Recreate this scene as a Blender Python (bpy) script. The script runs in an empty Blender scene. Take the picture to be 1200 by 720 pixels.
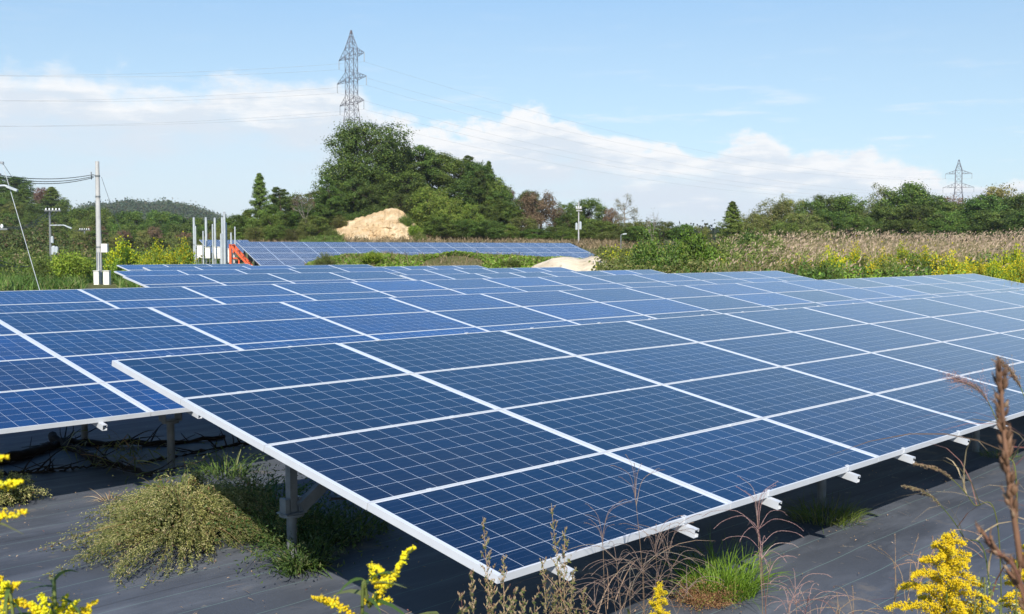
import bpy, math, random
import numpy as np
from mathutils import Vector, Matrix

rad = math.radians
sc = bpy.context.scene
col = sc.collection

# ------------------------------------------------------------------ camera, sky, sun, exposure
GZ = 0.0
CAM = np.array([-3.436, -3.403, 2.234])
YAW, PITCH, ROLL, FPX = rad(46.03), rad(-3.04), 0.0, 1245.0
FW = np.array([math.sin(YAW) * math.cos(PITCH), math.cos(YAW) * math.cos(PITCH), math.sin(PITCH)])
RT = np.array([math.cos(YAW), -math.sin(YAW), 0.0])
UP = np.cross(RT, FW)
cam = bpy.data.cameras.new('camera')
cam_o = bpy.data.objects.new('camera', cam)
col.objects.link(cam_o)
cam_o.matrix_world = Matrix([[RT[0], UP[0], -FW[0], CAM[0]], [RT[1], UP[1], -FW[1], CAM[1]],
                             [RT[2], UP[2], -FW[2], CAM[2]], [0, 0, 0, 1]])
cam.sensor_width = 36.0
cam.lens = 36.0 * FPX / 1200.0
cam.clip_start, cam.clip_end = 0.05, 20000.0
cam.dof.use_dof = True
cam.dof.focus_distance = 9.0
cam.dof.aperture_fstop = 10.0
sc.camera = cam_o

SUN = Vector((-0.906, -0.875, 1.0)).normalized()          # towards the sun
SUN_EL = math.asin(SUN.z)
SUN_AZ = math.atan2(SUN.x, SUN.y)                         # from +Y towards +X
world = bpy.data.worlds.new('World')
sc.world = world
world.use_nodes = True
sl = bpy.data.lights.new('sun', 'SUN')
sl.energy, sl.angle, sl.color = 5.0, rad(0.53), (1.0, 0.95, 0.87)
so = bpy.data.objects.new('sun', sl)
so.rotation_euler = SUN.to_track_quat('Z', 'Y').to_euler()
col.objects.link(so)
sc.view_settings.view_transform = 'Standard'
sc.view_settings.look = 'None'
sc.view_settings.exposure = 0.42
sc.view_settings.gamma = 1.0
sc.view_settings.use_curve_mapping = False
sc.cycles.max_bounces = 6
sc.cycles.transparent_max_bounces = 8
SKY_STRENGTH = 0.122


class NT:
    """small wrapper for building node trees"""
    def __init__(self, tree, clear=True):
        self.t = tree
        if clear:
            tree.nodes.clear()

    def n(self, typ, **kw):
        nd = self.t.nodes.new(typ)
        for k, v in kw.items():
            setattr(nd, k, v)
        return nd

    def link(self, a, b):
        self.t.links.new(a, b)

    def put(self, sock, v):
        if hasattr(v, 'is_output'):
            self.link(v, sock)
        elif v is not None:
            sock.default_value = v

    def m(self, op, a=None, b=None, c=None, clamp=False):
        nd = self.n('ShaderNodeMath', operation=op, use_clamp=clamp)
        for i, v in enumerate((a, b, c)):
            self.put(nd.inputs[i], v)
        return nd.outputs[0]

    def rng(self, v, a, b, c=0.0, d=1.0, smooth=False):
        nd = self.n('ShaderNodeMapRange')
        if smooth:
            nd.interpolation_type = 'SMOOTHSTEP'
        for i, x in enumerate((v, a, b, c, d)):
            self.put(nd.inputs[i], x)
        return nd.outputs[0]

    def mix(self, f, a, b, blend='MIX'):
        nd = self.n('ShaderNodeMix', data_type='RGBA', blend_type=blend)
        nd.clamp_factor = True
        self.put(nd.inputs[0], f)
        self.put(nd.inputs[6], a)
        self.put(nd.inputs[7], b)
        return nd.outputs[2]

    def noise(self, vec, scale, detail=3.0, rough=0.5, dim='3D', dist=0.0):
        nd = self.n('ShaderNodeTexNoise', noise_dimensions=dim)
        if vec is not None:
            self.link(vec, nd.inputs['Vector'])
        nd.inputs['Scale'].default_value = scale
        nd.inputs['Detail'].default_value = detail
        nd.inputs['Roughness'].default_value = rough
        nd.inputs['Distortion'].default_value = dist
        return nd.outputs[0]

    def xyz(self, v):
        s = self.n('ShaderNodeSeparateXYZ')
        self.link(v, s.inputs[0])
        return s.outputs

    def comb(self, x=0.0, y=0.0, z=0.0):
        c = self.n('ShaderNodeCombineXYZ')
        for i, v in enumerate((x, y, z)):
            self.put(c.inputs[i], v)
        return c.outputs[0]

    def ramp(self, fac, stops, interp='LINEAR'):
        nd = self.n('ShaderNodeValToRGB')
        nd.color_ramp.interpolation = interp
        e = nd.color_ramp.elements
        while len(e) < len(stops):
            e.new(0.5)
        for k, (p, c) in enumerate(stops):
            e[k].position = p
            e[k].color = tuple(c) + (1.0,) if len(c) == 3 else c
        self.put(nd.inputs[0], fac)
        return nd.outputs[0]


def c4(c):
    return tuple(c) + (1.0,)


def build_world():
    g = NT(world.node_tree)
    out = g.n('ShaderNodeOutputWorld')
    bg = g.n('ShaderNodeBackground')
    bg.inputs['Strength'].default_value = SKY_STRENGTH
    sky = g.n('ShaderNodeTexSky', sky_type='NISHITA', sun_disc=False)
    sky.sun_elevation = SUN_EL
    sky.sun_rotation = SUN_AZ
    sky.altitude, sky.air_density, sky.dust_density, sky.ozone_density = 50.0, 1.05, 0.35, 3.0
    tc = g.n('ShaderNodeTexCoord')
    x, y, z = g.xyz(tc.outputs['Generated'])
    az = g.m('SUBTRACT', g.m('ARCTAN2', x, y), YAW)
    el = g.m('ARCSINE', z)
    # height (radians) of the cloud bank's top along the horizon
    fc = g.n('ShaderNodeFloatCurve')
    cv = fc.mapping.curves[0]
    pts = [(0.0, 8.6), (0.18, 9.0), (0.30, 9.2), (0.37, 9.2), (0.42, 7.8), (0.46, 6.8), (0.50, 7.5), (0.525, 7.4), (0.55, 6.5),
           (0.58, 5.8), (0.612, 5.5), (0.634, 6.1), (0.66, 5.8), (0.70, 5.2), (0.73, 4.2), (0.80, 3.6), (1.0, 4.0)]
    while len(cv.points) < len(pts):
        cv.points.new(0.5, 0.5)
    for pnt, (u, d) in zip(cv.points, pts):
        pnt.location = (u, d / 10.0)
    fc.mapping.update()
    fc.inputs['Factor'].default_value = 1.0
    u = g.rng(az, rad(-45), rad(45))
    g.link(u, fc.inputs['Value'])
    top = g.m('MULTIPLY', fc.outputs[0], rad(10.0))
    cv1 = g.comb(g.m('MULTIPLY', az, 1.0), g.m('MULTIPLY', el, 2.2), 0.0)
    n1 = g.noise(g.comb(az, g.m('MULTIPLY', el, 1.7), 5.0), 11.0, 9.0, 0.60)
    n2 = g.noise(g.comb(az, g.m('MULTIPLY', el, 5.0), 3.0), 7.0, 5.0, 0.55)
    n3 = g.noise(g.comb(az, g.m('MULTIPLY', el, 7.0), 9.0), 11.0, 6.0, 0.6)
    soft = g.rng(az, rad(-9), rad(-4), 0.026, 0.012, True)
    d = g.m('SUBTRACT', g.m('ADD', top, g.m('MULTIPLY', g.m('SUBTRACT', n1, 0.5), 0.105)), el)
    mask = g.rng(d, 0.0, soft, 0.0, 1.0, True)
    # thinning downwards, streaks
    thin = g.rng(g.m('ADD', d, g.m('MULTIPLY', g.m('SUBTRACT', n2, 0.5), 0.14)), 0.030, 0.095, 1.0, 0.42, True)
    body = g.m('MULTIPLY', mask, thin)
    wisps = g.m('MULTIPLY', g.rng(n3, 0.52, 0.72, 0.0, 0.42, True), g.rng(el, 0.11, 0.19, 1.0, 0.12, True))
    dens = g.m('MAXIMUM', body, wisps)
    dens = g.m('MULTIPLY', dens, g.rng(el, 0.0, 0.03, 0.85, 1.0))
    n4 = g.noise(cv1, 38.0, 6.0, 0.65)
    shade = g.rng(g.m('ADD', g.m('ADD', d, g.m('MULTIPLY', g.m('SUBTRACT', n3, 0.5), 0.12)), g.m('MULTIPLY', g.m('SUBTRACT', n4, 0.5), 0.05)), 0.006, 0.046, 0.0, 1.0, True)
    ccol = g.mix(shade, c4((6.0, 6.1, 6.2)), c4((4.6, 5.1, 5.65)))
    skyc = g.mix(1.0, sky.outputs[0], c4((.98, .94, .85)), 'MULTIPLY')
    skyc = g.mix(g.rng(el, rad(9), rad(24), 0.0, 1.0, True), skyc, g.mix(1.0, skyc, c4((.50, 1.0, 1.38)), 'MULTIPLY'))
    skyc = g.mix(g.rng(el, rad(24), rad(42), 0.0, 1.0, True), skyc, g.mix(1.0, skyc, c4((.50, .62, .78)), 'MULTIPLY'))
    # pale veil of thin high cloud over the blue
    skyc = g.mix(g.rng(el, 0.02, 0.42, 0.60, 0.0), skyc, c4((2.6, 3.8, 5.6)))
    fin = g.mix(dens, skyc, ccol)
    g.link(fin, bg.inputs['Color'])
    g.link(bg.outputs[0], out.inputs['Surface'])


build_world()

# ------------------------------------------------------------------ helpers
def ray(px, py):
    return FW * FPX + RT * (px - 600.0) - UP * (py - 360.0)


def at(px, py, D):
    """point seen at pixel (px,py) of the 1200x720 photograph, D metres in front of the camera"""
    return CAM + ray(px, py) * (D / FPX)


def gp(px, py, z=0.0):
    d = ray(px, py)
    return CAM + d * ((z - CAM[2]) / d[2])


def base_at(px, D):
    """ground point at column px, D metres ahead"""
    p = at(px, 294.0, D)
    return np.array([p[0], p[1], H(p[0], p[1])])


def top_z(py, D):
    return CAM[2] + (294.0 - py) * D / FPX


def sstep(a, b, x):
    t = np.clip((np.asarray(x, float) - a) / (b - a), 0, 1)
    return t * t * (3 - 2 * t)


RR = np.random.default_rng(7)
_ph = RR.uniform(0, 6.28, (3, 8, 2))


def lump(x, y, s=1.0, k=0):
    """cheap smooth noise, about -1..1"""
    x = np.asarray(x, float) / s
    y = np.asarray(y, float) / s
    v = 0
    for i in range(8):
        a = i * 2.4 + k
        f = 0.6 + 0.23 * i
        v = v + np.sin((x * math.cos(a) + y * math.sin(a)) * f + _ph[k % 3, i, 0]) / (1 + 0.35 * i)
    return v / 2.6


def H(x, y):
    """height of the terrain"""
    x = np.asarray(x, float)
    y = np.asarray(y, float)
    dx, dy = x - CAM[0], y - CAM[1]
    D = dx * math.sin(YAW) + dy * math.cos(YAW)
    R = dx * math.cos(YAW) - dy * math.sin(YAW)
    px = 600 + FPX * R / np.maximum(D, 5.0)
    mid = np.interp(D, [50, 60, 80, 115, 150, 220, 400, 900, 4000], [0, .75, .8, 2.7, 4.2, 5.0, 4.0, 0, -30])
    right = np.interp(D, [37, 60, 100, 150, 300, 900, 4000], [0, .8, 2.1, 2.8, 3.0, 0, -30])
    left = np.interp(D, [58, 90, 140, 200, 300, 900, 4000], [0, .1, .6, 2.0, 3.0, 0, -30])
    wr = sstep(760, 880, px)
    wl = 1 - sstep(215, 300, px)
    h = mid * (1 - wr) * (1 - wl) + right * wr + left * wl
    # nothing rises inside the array field
    infield = sstep(-60, -30, x) * (1 - sstep(32, 38, x)) * (1 - sstep(42, 50, y))
    h = h * (1 - infield)
    # wooded hill far left
    c1 = at(-60, 294, 250)
    h = h + 12.0 * np.exp(-(((x - c1[0]) * RT[0] + (y - c1[1]) * RT[1]) / 40.0) ** 2
                          - (((x - c1[0]) * FW[0] + (y - c1[1]) * FW[1]) / 45.0) ** 2)
    # knoll with the cut face
    c2 = at(470, 294, 146)
    h = h + 8.0 * np.exp(-(((x - c2[0]) * RT[0] + (y - c2[1]) * RT[1]) / 12.5) ** 2
                         - (((x - c2[0]) * FW[0] + (y - c2[1]) * FW[1]) / 15.0) ** 2)
    h = h + 0.10 * lump(x, y, 5.0) * sstep(55, 90, D)
    return h


class MB:
    """collects geometry for ONE mesh object"""
    def __init__(self):
        self.v, self.f, self.nv = [], [], 0

    def add(self, verts, faces, mi=0, smooth=False):
        verts = np.asarray(verts, float).reshape(-1, 3)
        faces = np.asarray(faces, int)
        self.v.append(verts)
        self.f.append((faces + self.nv, mi, smooth))
        self.nv += len(verts)

    def box(self, lo, hi, mi=0, M=None):
        (x0, y0, z0), (x1, y1, z1) = lo, hi
        v = np.array([[x0, y0, z0], [x1, y0, z0], [x1, y1, z0], [x0, y1, z0], [x0, y0, z1], [x1, y0, z1], [x1, y1, z1], [x0, y1, z1]])
        if M is not None:
            v = v @ np.array(M.to_3x3()).T + np.array(M.translation)
        self.add(v, [[0, 3, 2, 1], [4, 5, 6, 7], [0, 1, 5, 4], [1, 2, 6, 5], [2, 3, 7, 6], [3, 0, 4, 7]], mi)

    def bar(self, a, b, w, h=None, mi=0, up=(0, 0, 1)):
        """rectangular bar from a to b"""
        a, b = np.asarray(a, float), np.asarray(b, float)
        h = w if h is None else h
        t = b - a
        t = t / np.linalg.norm(t)
        s = np.cross(t, up)
        if np.linalg.norm(s) < 1e-4:
            s = np.cross(t, (1, 0, 0))
        s = s / np.linalg.norm(s)
        q = np.cross(s, t)
        o = [(-1, -1), (1, -1), (1, 1), (-1, 1)]
        v = [a + s * i * w / 2 + q * j * h / 2 for i, j in o] + [b + s * i * w / 2 + q * j * h / 2 for i, j in o]
        self.add(v, [[3, 2, 1, 0], [4, 5, 6, 7], [0, 1, 5, 4], [1, 2, 6, 5], [2, 3, 7, 6], [3, 0, 4, 7]], mi)

    def tube(self, P, r, n=6, mi=0, cap=True, smooth=True):
        P = np.asarray(P, float)
        m = len(P)
        r = np.broadcast_to(np.asarray(r, float), (m,))
        T = np.gradient(P, axis=0)
        T /= np.linalg.norm(T, axis=1)[:, None] + 1e-12
        ref = np.array([0, 0, 1.0]) if abs(T[0][2]) < 0.9 else np.array([1.0, 0, 0])
        S = np.cross(T, ref)
        S /= np.linalg.norm(S, axis=1)[:, None] + 1e-12
        Q = np.cross(T, S)
        a = np.arange(n) * 2 * math.pi / n
        V = P[:, None, :] + r[:, None, None] * (np.cos(a)[None, :, None] * S[:, None, :] + np.sin(a)[None, :, None] * Q[:, None, :])
        V = V.reshape(-1, 3)
        i = np.arange(m - 1)[:, None] * n
        j = np.arange(n)[None, :]
        k = (j + 1) % n
        F = np.stack([i + j, i + k, i + n + k, i + n + j], -1).reshape(-1, 4)
        self.add(V, F[:, ::-1], mi, smooth)
        if cap and n >= 3:
            self.add(V[:n], [list(range(n))[::-1]][0:1], mi)
            self.add(V[-n:], [list(range(n))], mi)

    def leaves(self, P, N, size, aspect=0.45, rng=None, mi=0, fold=0.12, T=None):
        """diamond leaves at points P with normals N"""
        rng = rng or RR
        P, N = np.asarray(P, float), np.asarray(N, float)
        n = len(P)
        N = N / (np.linalg.norm(N, axis=1)[:, None] + 1e-9)
        if T is None:
            T = rng.normal(size=(n, 3))
        T = T - N * (T * N).sum(1)[:, None]
        T /= np.linalg.norm(T, axis=1)[:, None] + 1e-9
        B = np.cross(N, T)
        s = np.broadcast_to(np.asarray(size, float), (n,))[:, None]
        V = np.stack([P - T * s * .5, P + B * s * aspect * .5 + N * s * fold, P + T * s * .5 - N * s * fold * .6,
                      P - B * s * aspect * .5 + N * s * fold], 1).reshape(-1, 3)
        F = np.arange(n * 4).reshape(n, 4)
        self.add(V, F, mi)

    def blades(self, P, D, length, width, droop=0.4, mi=0, rng=None, seg=3):
        """grass blades: P roots, D unit growth direction, droop bends them towards the ground"""
        rng = rng or RR
        P, D = np.asarray(P, float), np.asarray(D, float)
        n = len(P)
        D = D / (np.linalg.norm(D, axis=1)[:, None] + 1e-9)
        L = np.broadcast_to(np.asarray(length, float), (n,))[:, None]
        W = np.broadcast_to(np.asarray(width, float), (n,))[:, None]
        dr = np.broadcast_to(np.asarray(droop, float), (n,))[:, None]
        hz = D * np.array([1, 1, 0.0])
        hz += rng.normal(size=(n, 3)) * np.array([.25, .25, 0])
        hz /= np.linalg.norm(hz, axis=1)[:, None] + 1e-9
        S = np.cross(hz, np.array([0, 0, 1.0])) * .85 + rng.normal(size=(n, 3)) * .35
        S /= np.linalg.norm(S, axis=1)[:, None] + 1e-9
        rows = []
        for k in range(seg + 1):
            t = k / seg
            c = P + D * L * t + hz * L * dr * t * t * .6 - np.array([0, 0, 1.0]) * L * dr * t ** 2.4 * .75
            w = W * (1 - t) ** .7 * .5 + W * 0.04
            rows += [c - S * w, c + S * w]
        V = np.stack(rows, 1).reshape(-1, 3)
        b = np.arange(n)[:, None] * (2 * (seg + 1))
        F = np.concatenate([np.concatenate([b + 2 * k, b + 2 * k + 1, b + 2 * k + 3, b + 2 * k + 2], 1) for k in range(seg)])
        self.add(V, F, mi)

    def beads(self, P, r, mi=0, stretch=None):
        """octahedral grains"""
        P = np.asarray(P, float)
        n = len(P)
        r = np.broadcast_to(np.asarray(r, float), (n,))[:, None]
        o = np.array([[1, 0, 0], [-1, 0, 0], [0, 1, 0], [0, -1, 0], [0, 0, 1], [0, 0, -1.0]])
        A = RR.normal(size=(n, 3, 3))
        Qm, _ = np.linalg.qr(A)
        V = P[:, None, :] + np.einsum('kj,njl->nkl', o, Qm) * r[:, None, :]
        F0 = np.array([[0, 2, 4], [2, 1, 4], [1, 3, 4], [3, 0, 4], [2, 0, 5], [1, 2, 5], [3, 1, 5], [0, 3, 5]])
        F = (np.arange(n)[:, None, None] * 6 + F0[None]).reshape(-1, 3)
        self.add(V.reshape(-1, 3), F, mi, True)

    def mesh(self, name, mats):
        me = bpy.data.meshes.new(name)
        V = np.concatenate(self.v)
        me.vertices.add(len(V))
        me.vertices.foreach_set('co', V.ravel())
        li, ls, lt, mi, sm = [], [], [], [], []
        off = 0
        for F, m, s in self.f:
            if len(F) == 0:
                continue
            k = F.shape[1]
            li.append(F.ravel())
            ls.append(off + np.arange(len(F)) * k)
            lt.append(np.full(len(F), k))
            mi.append(np.full(len(F), m))
            sm.append(np.full(len(F), s))
            off += F.size
        li, ls, lt, mi, sm = map(np.concatenate, (li, ls, lt, mi, sm))
        me.loops.add(len(li))
        me.loops.foreach_set('vertex_index', li.astype(np.int32))
        me.polygons.add(len(ls))
        me.polygons.foreach_set('loop_start', ls.astype(np.int32))
        me.polygons.foreach_set('loop_total', lt.astype(np.int32))
        for m in (mats if isinstance(mats, (list, tuple)) else [mats]):
            me.materials.append(m)
        me.polygons.foreach_set('material_index', mi.astype(np.int32))
        me.polygons.foreach_set('use_smooth', sm.astype(bool))
        me.update(calc_edges=True)
        return me

    def build(self, name, mats, parent=None, loc=None):
        return link(name, self.mesh(name, mats), parent, loc)


def link(name, me, parent=None, loc=None, rot=None):
    o = bpy.data.objects.new(name, me)
    col.objects.link(o)
    if parent is not None:
        o.parent = parent
    if loc is not None:
        o.location = tuple(float(c) for c in loc)
    if rot is not None:
        o.rotation_euler = rot
    return o


def tag(o, label=None, cat=None, group=None, kind=None):
    if label:
        o['label'] = label
    if cat:
        o['category'] = cat
    if group:
        o['group'] = group
    if kind:
        o['kind'] = kind
    return o


def empty(name, loc, rz=0.0):
    o = bpy.data.objects.new(name, None)
    col.objects.link(o)
    o.location = tuple(float(c) for c in loc)
    o.rotation_euler = (0, 0, rz)
    o.empty_display_size = 0.3
    return o


def copy_tree(src, loc, rz=0.0, s=1.0, label=None, group=None, sz=None):
    """copy a thing with its parts and sub-parts (mesh data shared)"""
    r = src.copy()
    col.objects.link(r)
    r.location = tuple(float(c) for c in loc)
    r.rotation_euler = (0, 0, rz)
    r.scale = (s, s, sz if sz else s)
    if label:
        r['label'] = label
    if group:
        r['group'] = group
    for ch in list(src.children):
        c = ch.copy()
        col.objects.link(c)
        c.parent = r
        for gch in list(ch.children):
            d = gch.copy()
            col.objects.link(d)
            d.parent = c
    return r


# ------------------------------------------------------------------ materials
def pmat(name, color, rough=0.6, metal=0.0, spec=0.4, noise=0.0, nscale=5.0, bump=0.0, bscale=20.0, coord='Object'):
    m = bpy.data.materials.new(name)
    m.use_nodes = True
    g = NT(m.node_tree)
    out = g.n('ShaderNodeOutputMaterial')
    b = g.n('ShaderNodeBsdfPrincipled')
    g.link(b.outputs[0], out.inputs[0])
    b.inputs['Roughness'].default_value = rough
    b.inputs['Metallic'].default_value = metal
    b.inputs['Specular IOR Level'].default_value = spec
    tc = g.n('ShaderNodeTexCoord').outputs[coord]
    if noise > 0:
        n = g.noise(tc, nscale, 4.0, 0.6)
        c = g.mix(g.rng(n, .3, .7), c4([x * (1 - noise) for x in color]), c4([min(1, x * (1 + noise)) for x in color]))
        g.link(c, b.inputs['Base Color'])
    else:
        b.inputs['Base Color'].default_value = c4(color)
    if bump > 0:
        bn = g.n('ShaderNodeBump')
        bn.inputs['Strength'].default_value = bump
        bn.inputs['Distance'].default_value = 0.02
        g.link(g.noise(tc, bscale, 5.0, 0.6), bn.inputs['Height'])
        g.link(bn.outputs[0], b.inputs['Normal'])
    return m


def leafmat(name, c1, c2, c3=None, trans=0.25, rough=0.55, obj_var=0.25, clump=0.42, cscale=0.55, t3=0.12):
    """foliage: colour differs from leaf to leaf, from clump to clump and from plant to plant"""
    m = bpy.data.materials.new(name)
    m.use_nodes = True
    g = NT(m.node_tree)
    out = g.n('ShaderNodeOutputMaterial')
    geo = g.n('ShaderNodeNewGeometry')
    oi = g.n('ShaderNodeObjectInfo')
    rnd = geo.outputs['Random Per Island']
    c = g.mix(rnd, c4(c1), c4(c2))
    if c3 is not None:
        sel = g.m('GREATER_THAN', g.m('FRACT', g.m('MULTIPLY', rnd, 7.31)), 1 - t3)
        c = g.mix(sel, c, c4(c3))
    n = g.noise(geo.outputs['Position'], cscale, 3.0, 0.6)
    val = g.m('ADD', g.rng(n, .3, .7, 1 - clump, 1 + clump), g.m('MULTIPLY', g.m('SUBTRACT', oi.outputs['Random'], .5), obj_var * 2))
    hsv = g.n('ShaderNodeHueSaturation')
    g.link(c, hsv.inputs['Color'])
    g.link(val, hsv.inputs['Value'])
    r2 = g.m('FRACT', g.m('MULTIPLY', oi.outputs['Random'], 13.7))
    g.link(g.rng(r2, 0, 1, .5 - .02 * (obj_var > 0), .5 + .02 * (obj_var > 0)), hsv.inputs['Hue'])
    b = g.n('ShaderNodeBsdfPrincipled')
    g.link(hsv.outputs[0], b.inputs['Base Color'])
    b.inputs['Roughness'].default_value = rough
    b.inputs['Specular IOR Level'].default_value = 0.3
    tr = g.n('ShaderNodeBsdfTranslucent')
    tcol = g.mix(1.0, hsv.outputs[0], c4((1.25, 1.3, .6)), 'MULTIPLY')
    g.link(tcol, tr.inputs[0])
    mx = g.n('ShaderNodeMixShader')
    mx.inputs[0].default_value = trans
    g.link(b.outputs[0], mx.inputs[1])
    g.link(tr.outputs[0], mx.inputs[2])
    g.link(mx.outputs[0], out.inputs[0])
    return m


def panel_mat(name, length, width, cells_x, cells_y, far=False):
    """polycrystalline cells behind glass; object coordinates in metres from the panel's low left corner"""
    m = bpy.data.materials.new(name)
    m.use_nodes = True
    g = NT(m.node_tree)
    out = g.n('ShaderNodeOutputMaterial')
    tc = g.n('ShaderNodeTexCoord')
    oi = g.n('ShaderNodeObjectInfo')
    x, y, z = g.xyz(tc.outputs['Object'])
    pit = 0.1585
    mx_, my_ = (length - cells_x * pit) / 2, (width - cells_y * pit) / 2
    u = g.m('DIVIDE', g.m('SUBTRACT', x, mx_), pit)
    v = g.m('DIVIDE', g.m('SUBTRACT', y, my_), pit)
    fu, fv = g.m('FRACT', u), g.m('FRACT', v)
    du = g.m('MINIMUM', fu, g.m('SUBTRACT', 1.0, fu))
    dv = g.m('MINIMUM', fv, g.m('SUBTRACT', 1.0, fv))
    gap = g.m('LESS_THAN', g.m('MINIMUM', du, dv), 0.0075)
    outx = g.m('MAXIMUM', g.m('LESS_THAN', u, 0.0), g.m('GREATER_THAN', u, float(cells_x)))
    outy = g.m('MAXIMUM', g.m('LESS_THAN', v, 0.0), g.m('GREATER_THAN', v, float(cells_y)))
    white = g.m('MAXIMUM', gap, g.m('MAXIMUM', outx, outy))
    # three busbars along the length of the panel
    bb = g.m('FRACT', g.m('ADD', g.m('MULTIPLY', fv, 3.0), 0.0))
    bus = g.m('LESS_THAN', g.m('ABSOLUTE', g.m('SUBTRACT', bb, .5)), 0.022)
    # colour of each cell and its crystals
    cid = g.comb(g.m('FLOOR', u), g.m('FLOOR', v), g.m('MULTIPLY', oi.outputs['Random'], 97.0))
    wn = g.n('ShaderNodeTexWhiteNoise', noise_dimensions='3D')
    g.link(cid, wn.inputs['Vector'])
    vor = g.n('ShaderNodeTexVoronoi', feature='F1')
    vor.inputs['Scale'].default_value = 75.0
    g.link(tc.outputs['Object'], vor.inputs['Vector'])
    cr = g.xyz(vor.outputs['Color'])[0]
    k = g.m('ADD', g.m('MULTIPLY', wn.outputs['Value'], .62), g.m('MULTIPLY', cr, .35))
    k = g.m('ADD', k, g.m('MULTIPLY', oi.outputs['Random'], .80))
    cellc = g.ramp(g.m('DIVIDE', k, 1.70), [(0.0, (.0080, .014, .036)), (.5, (.0046, .019, .060)), (1.0, (.0026, .030, .098))])
    cellc = g.mix(1.0, cellc, oi.outputs['Color'], 'MULTIPLY')
    cellc = g.mix(g.m('MULTIPLY', bus, .18), cellc, c4((.20, .24, .32)))
    base = g.mix(white, cellc, c4((.60, .63, .68)))
    # thin dust film, thicker along the low edge
    dn = g.noise(tc.outputs['Object'], 3.0, 4.0, .6)
    dust = g.m('MULTIPLY', g.rng(dn, .35, .75, .0, .012), 1.0)
    base = g.mix(dust, base, c4((.36, .35, .32)))
    b = g.n('ShaderNodeBsdfPrincipled')
    g.link(base, b.inputs['Base Color'])
    b.inputs['Roughness'].default_value = 0.5
    b.inputs['Specular IOR Level'].default_value = 0.0
    b.inputs['Coat Weight'].default_value = 1.0
    b.inputs['Coat IOR'].default_value = 1.46
    rn = g.noise(tc.outputs['Object'], 1.3, 3.0, .5)
    g.link(g.rng(rn, .3, .7, .05, .11), b.inputs['Coat Roughness'])
    g.link(b.outputs[0], out.inputs[0])
    return m


M = {}
M['alu'] = pmat('aluminium_frame', (.56, .57, .58), .42, .0, .5, .05, 6.0)
M['backsheet'] = pmat('white_backsheet', (.72, .73, .74), .5)
M['galv'] = pmat('galvanised_steel', (.17, .18, .18), .6, .25, .4, .22, 9.0)
M['rail'] = pmat('aluminium_rail', (.58, .59, .60), .38, .15, .5, .06, 8.0)
M['concrete'] = pmat('concrete_pole', (.43, .42, .40), .8, 0, .3, .12, 3.0)
M['paleposts'] = pmat('weathered_pale_steel', (.42, .45, .46), .5, .1, .4, .15, 4.0)
M['cabinet'] = pmat('cream_cabinet', (.74, .71, .64), .5, 0, .4, .05, 2.0)
M['wire'] = pmat('black_cable', (.03, .03, .032), .5)
M['hvwire'] = pmat('weathered_conductor', (.30, .31, .33), .5)
M['pylon'] = pmat('galvanised_lattice', (.125, .115, .13), .6, .2)
M['porcelain'] = pmat('white_porcelain', (.78, .78, .76), .25)
M['orange'] = pmat('orange_paint', (.62, .10, .03), .5, 0, .4, .15, 4.0)
M['greypaint'] = pmat('grey_paint', (.34, .36, .38), .5, .3)
M['bark'] = pmat('bark', (.085, .065, .048), .9, 0, .2, .4, 6.0, .6, 12.0)
M['palebark'] = pmat('pale_bark', (.26, .23, .19), .9, 0, .2, .3, 5.0)
M['twig'] = pmat('dead_twig', (.030, .024, .020), .9, 0, .2, .3, 9.0)
M['panel'] = panel_mat('solar_cells', 1.968, 0.9766, 12, 6)
M['panel9'] = panel_mat('solar_cells_short', 1.522, 0.9766, 9, 6)

L = {}
L['dark'] = leafmat('dark_evergreen_leaf', (0.036, 0.066, 0.012), (0.11, 0.17, 0.03), (0.19, 0.24, 0.05))
L['mid'] = leafmat('broad_leaf', (0.05, 0.092, 0.014), (0.135, 0.2, 0.032), (0.21, 0.25, 0.05))
L['lime'] = leafmat('climbing_vine_leaf', (0.095, 0.17, 0.014), (0.21, 0.31, 0.032), (0.31, 0.36, 0.06))
L['vine'] = leafmat('vine_clad_leaf', (.065, .115, .014), (.150, .225, .030), (.24, .28, .05))
L['olive'] = leafmat('olive_leaf', (0.08, 0.105, 0.02), (0.19, 0.215, 0.05), (0.28, 0.25, 0.09))
L['rust'] = leafmat('rust_leaf', (0.137, 0.081, 0.055), (0.227, 0.137, 0.088), (0.104, 0.091, 0.039))
L['pine'] = leafmat('pine_needle', (0.046, 0.082, 0.018), (0.115, 0.175, 0.034), (0.18, 0.22, 0.06))
L['conifer'] = leafmat('conifer_needle', (0.11, 0.17, 0.025), (0.21, 0.27, 0.05), (0.27, 0.29, 0.08))
L['pale'] = leafmat('pale_leaf', (.16, .155, .10), (.25, .24, .17), (.12, .13, .06))
L['gold'] = leafmat('yellowing_leaf', (0.182, 0.150, 0.039), (0.312, 0.247, 0.065), (0.104, 0.130, 0.039))
L['ridge'] = leafmat('ridge_wood_leaf', (0.034, 0.058, 0.026), (0.066, 0.092, 0.036), (0.1, 0.085, 0.05), cscale=.02, clump=.35, t3=.18)
L['far'] = leafmat('distant_wood_leaf', (0.04, 0.072, 0.016), (0.1, 0.145, 0.034), (0.15, 0.12, 0.055), cscale=.03, clump=.4, t3=.2)
L['kudzu'] = leafmat('creeper_leaf', (0.12, 0.19, 0.015), (0.24, 0.32, 0.035), (0.3, 0.29, 0.08), cscale=.5)
L['grassy'] = leafmat('green_grass', (.075, .130, .018), (.16, .22, .040), (.26, .24, .10), cscale=.4)
L['vivid'] = leafmat('fresh_green_grass', (.09, .20, .015), (.17, .32, .03), (.24, .36, .06), cscale=2.0)
L['drygrass'] = leafmat('dry_grass', (.22, .17, .085), (.36, .29, .16), (.14, .15, .05), cscale=.25, clump=.25)
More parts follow.
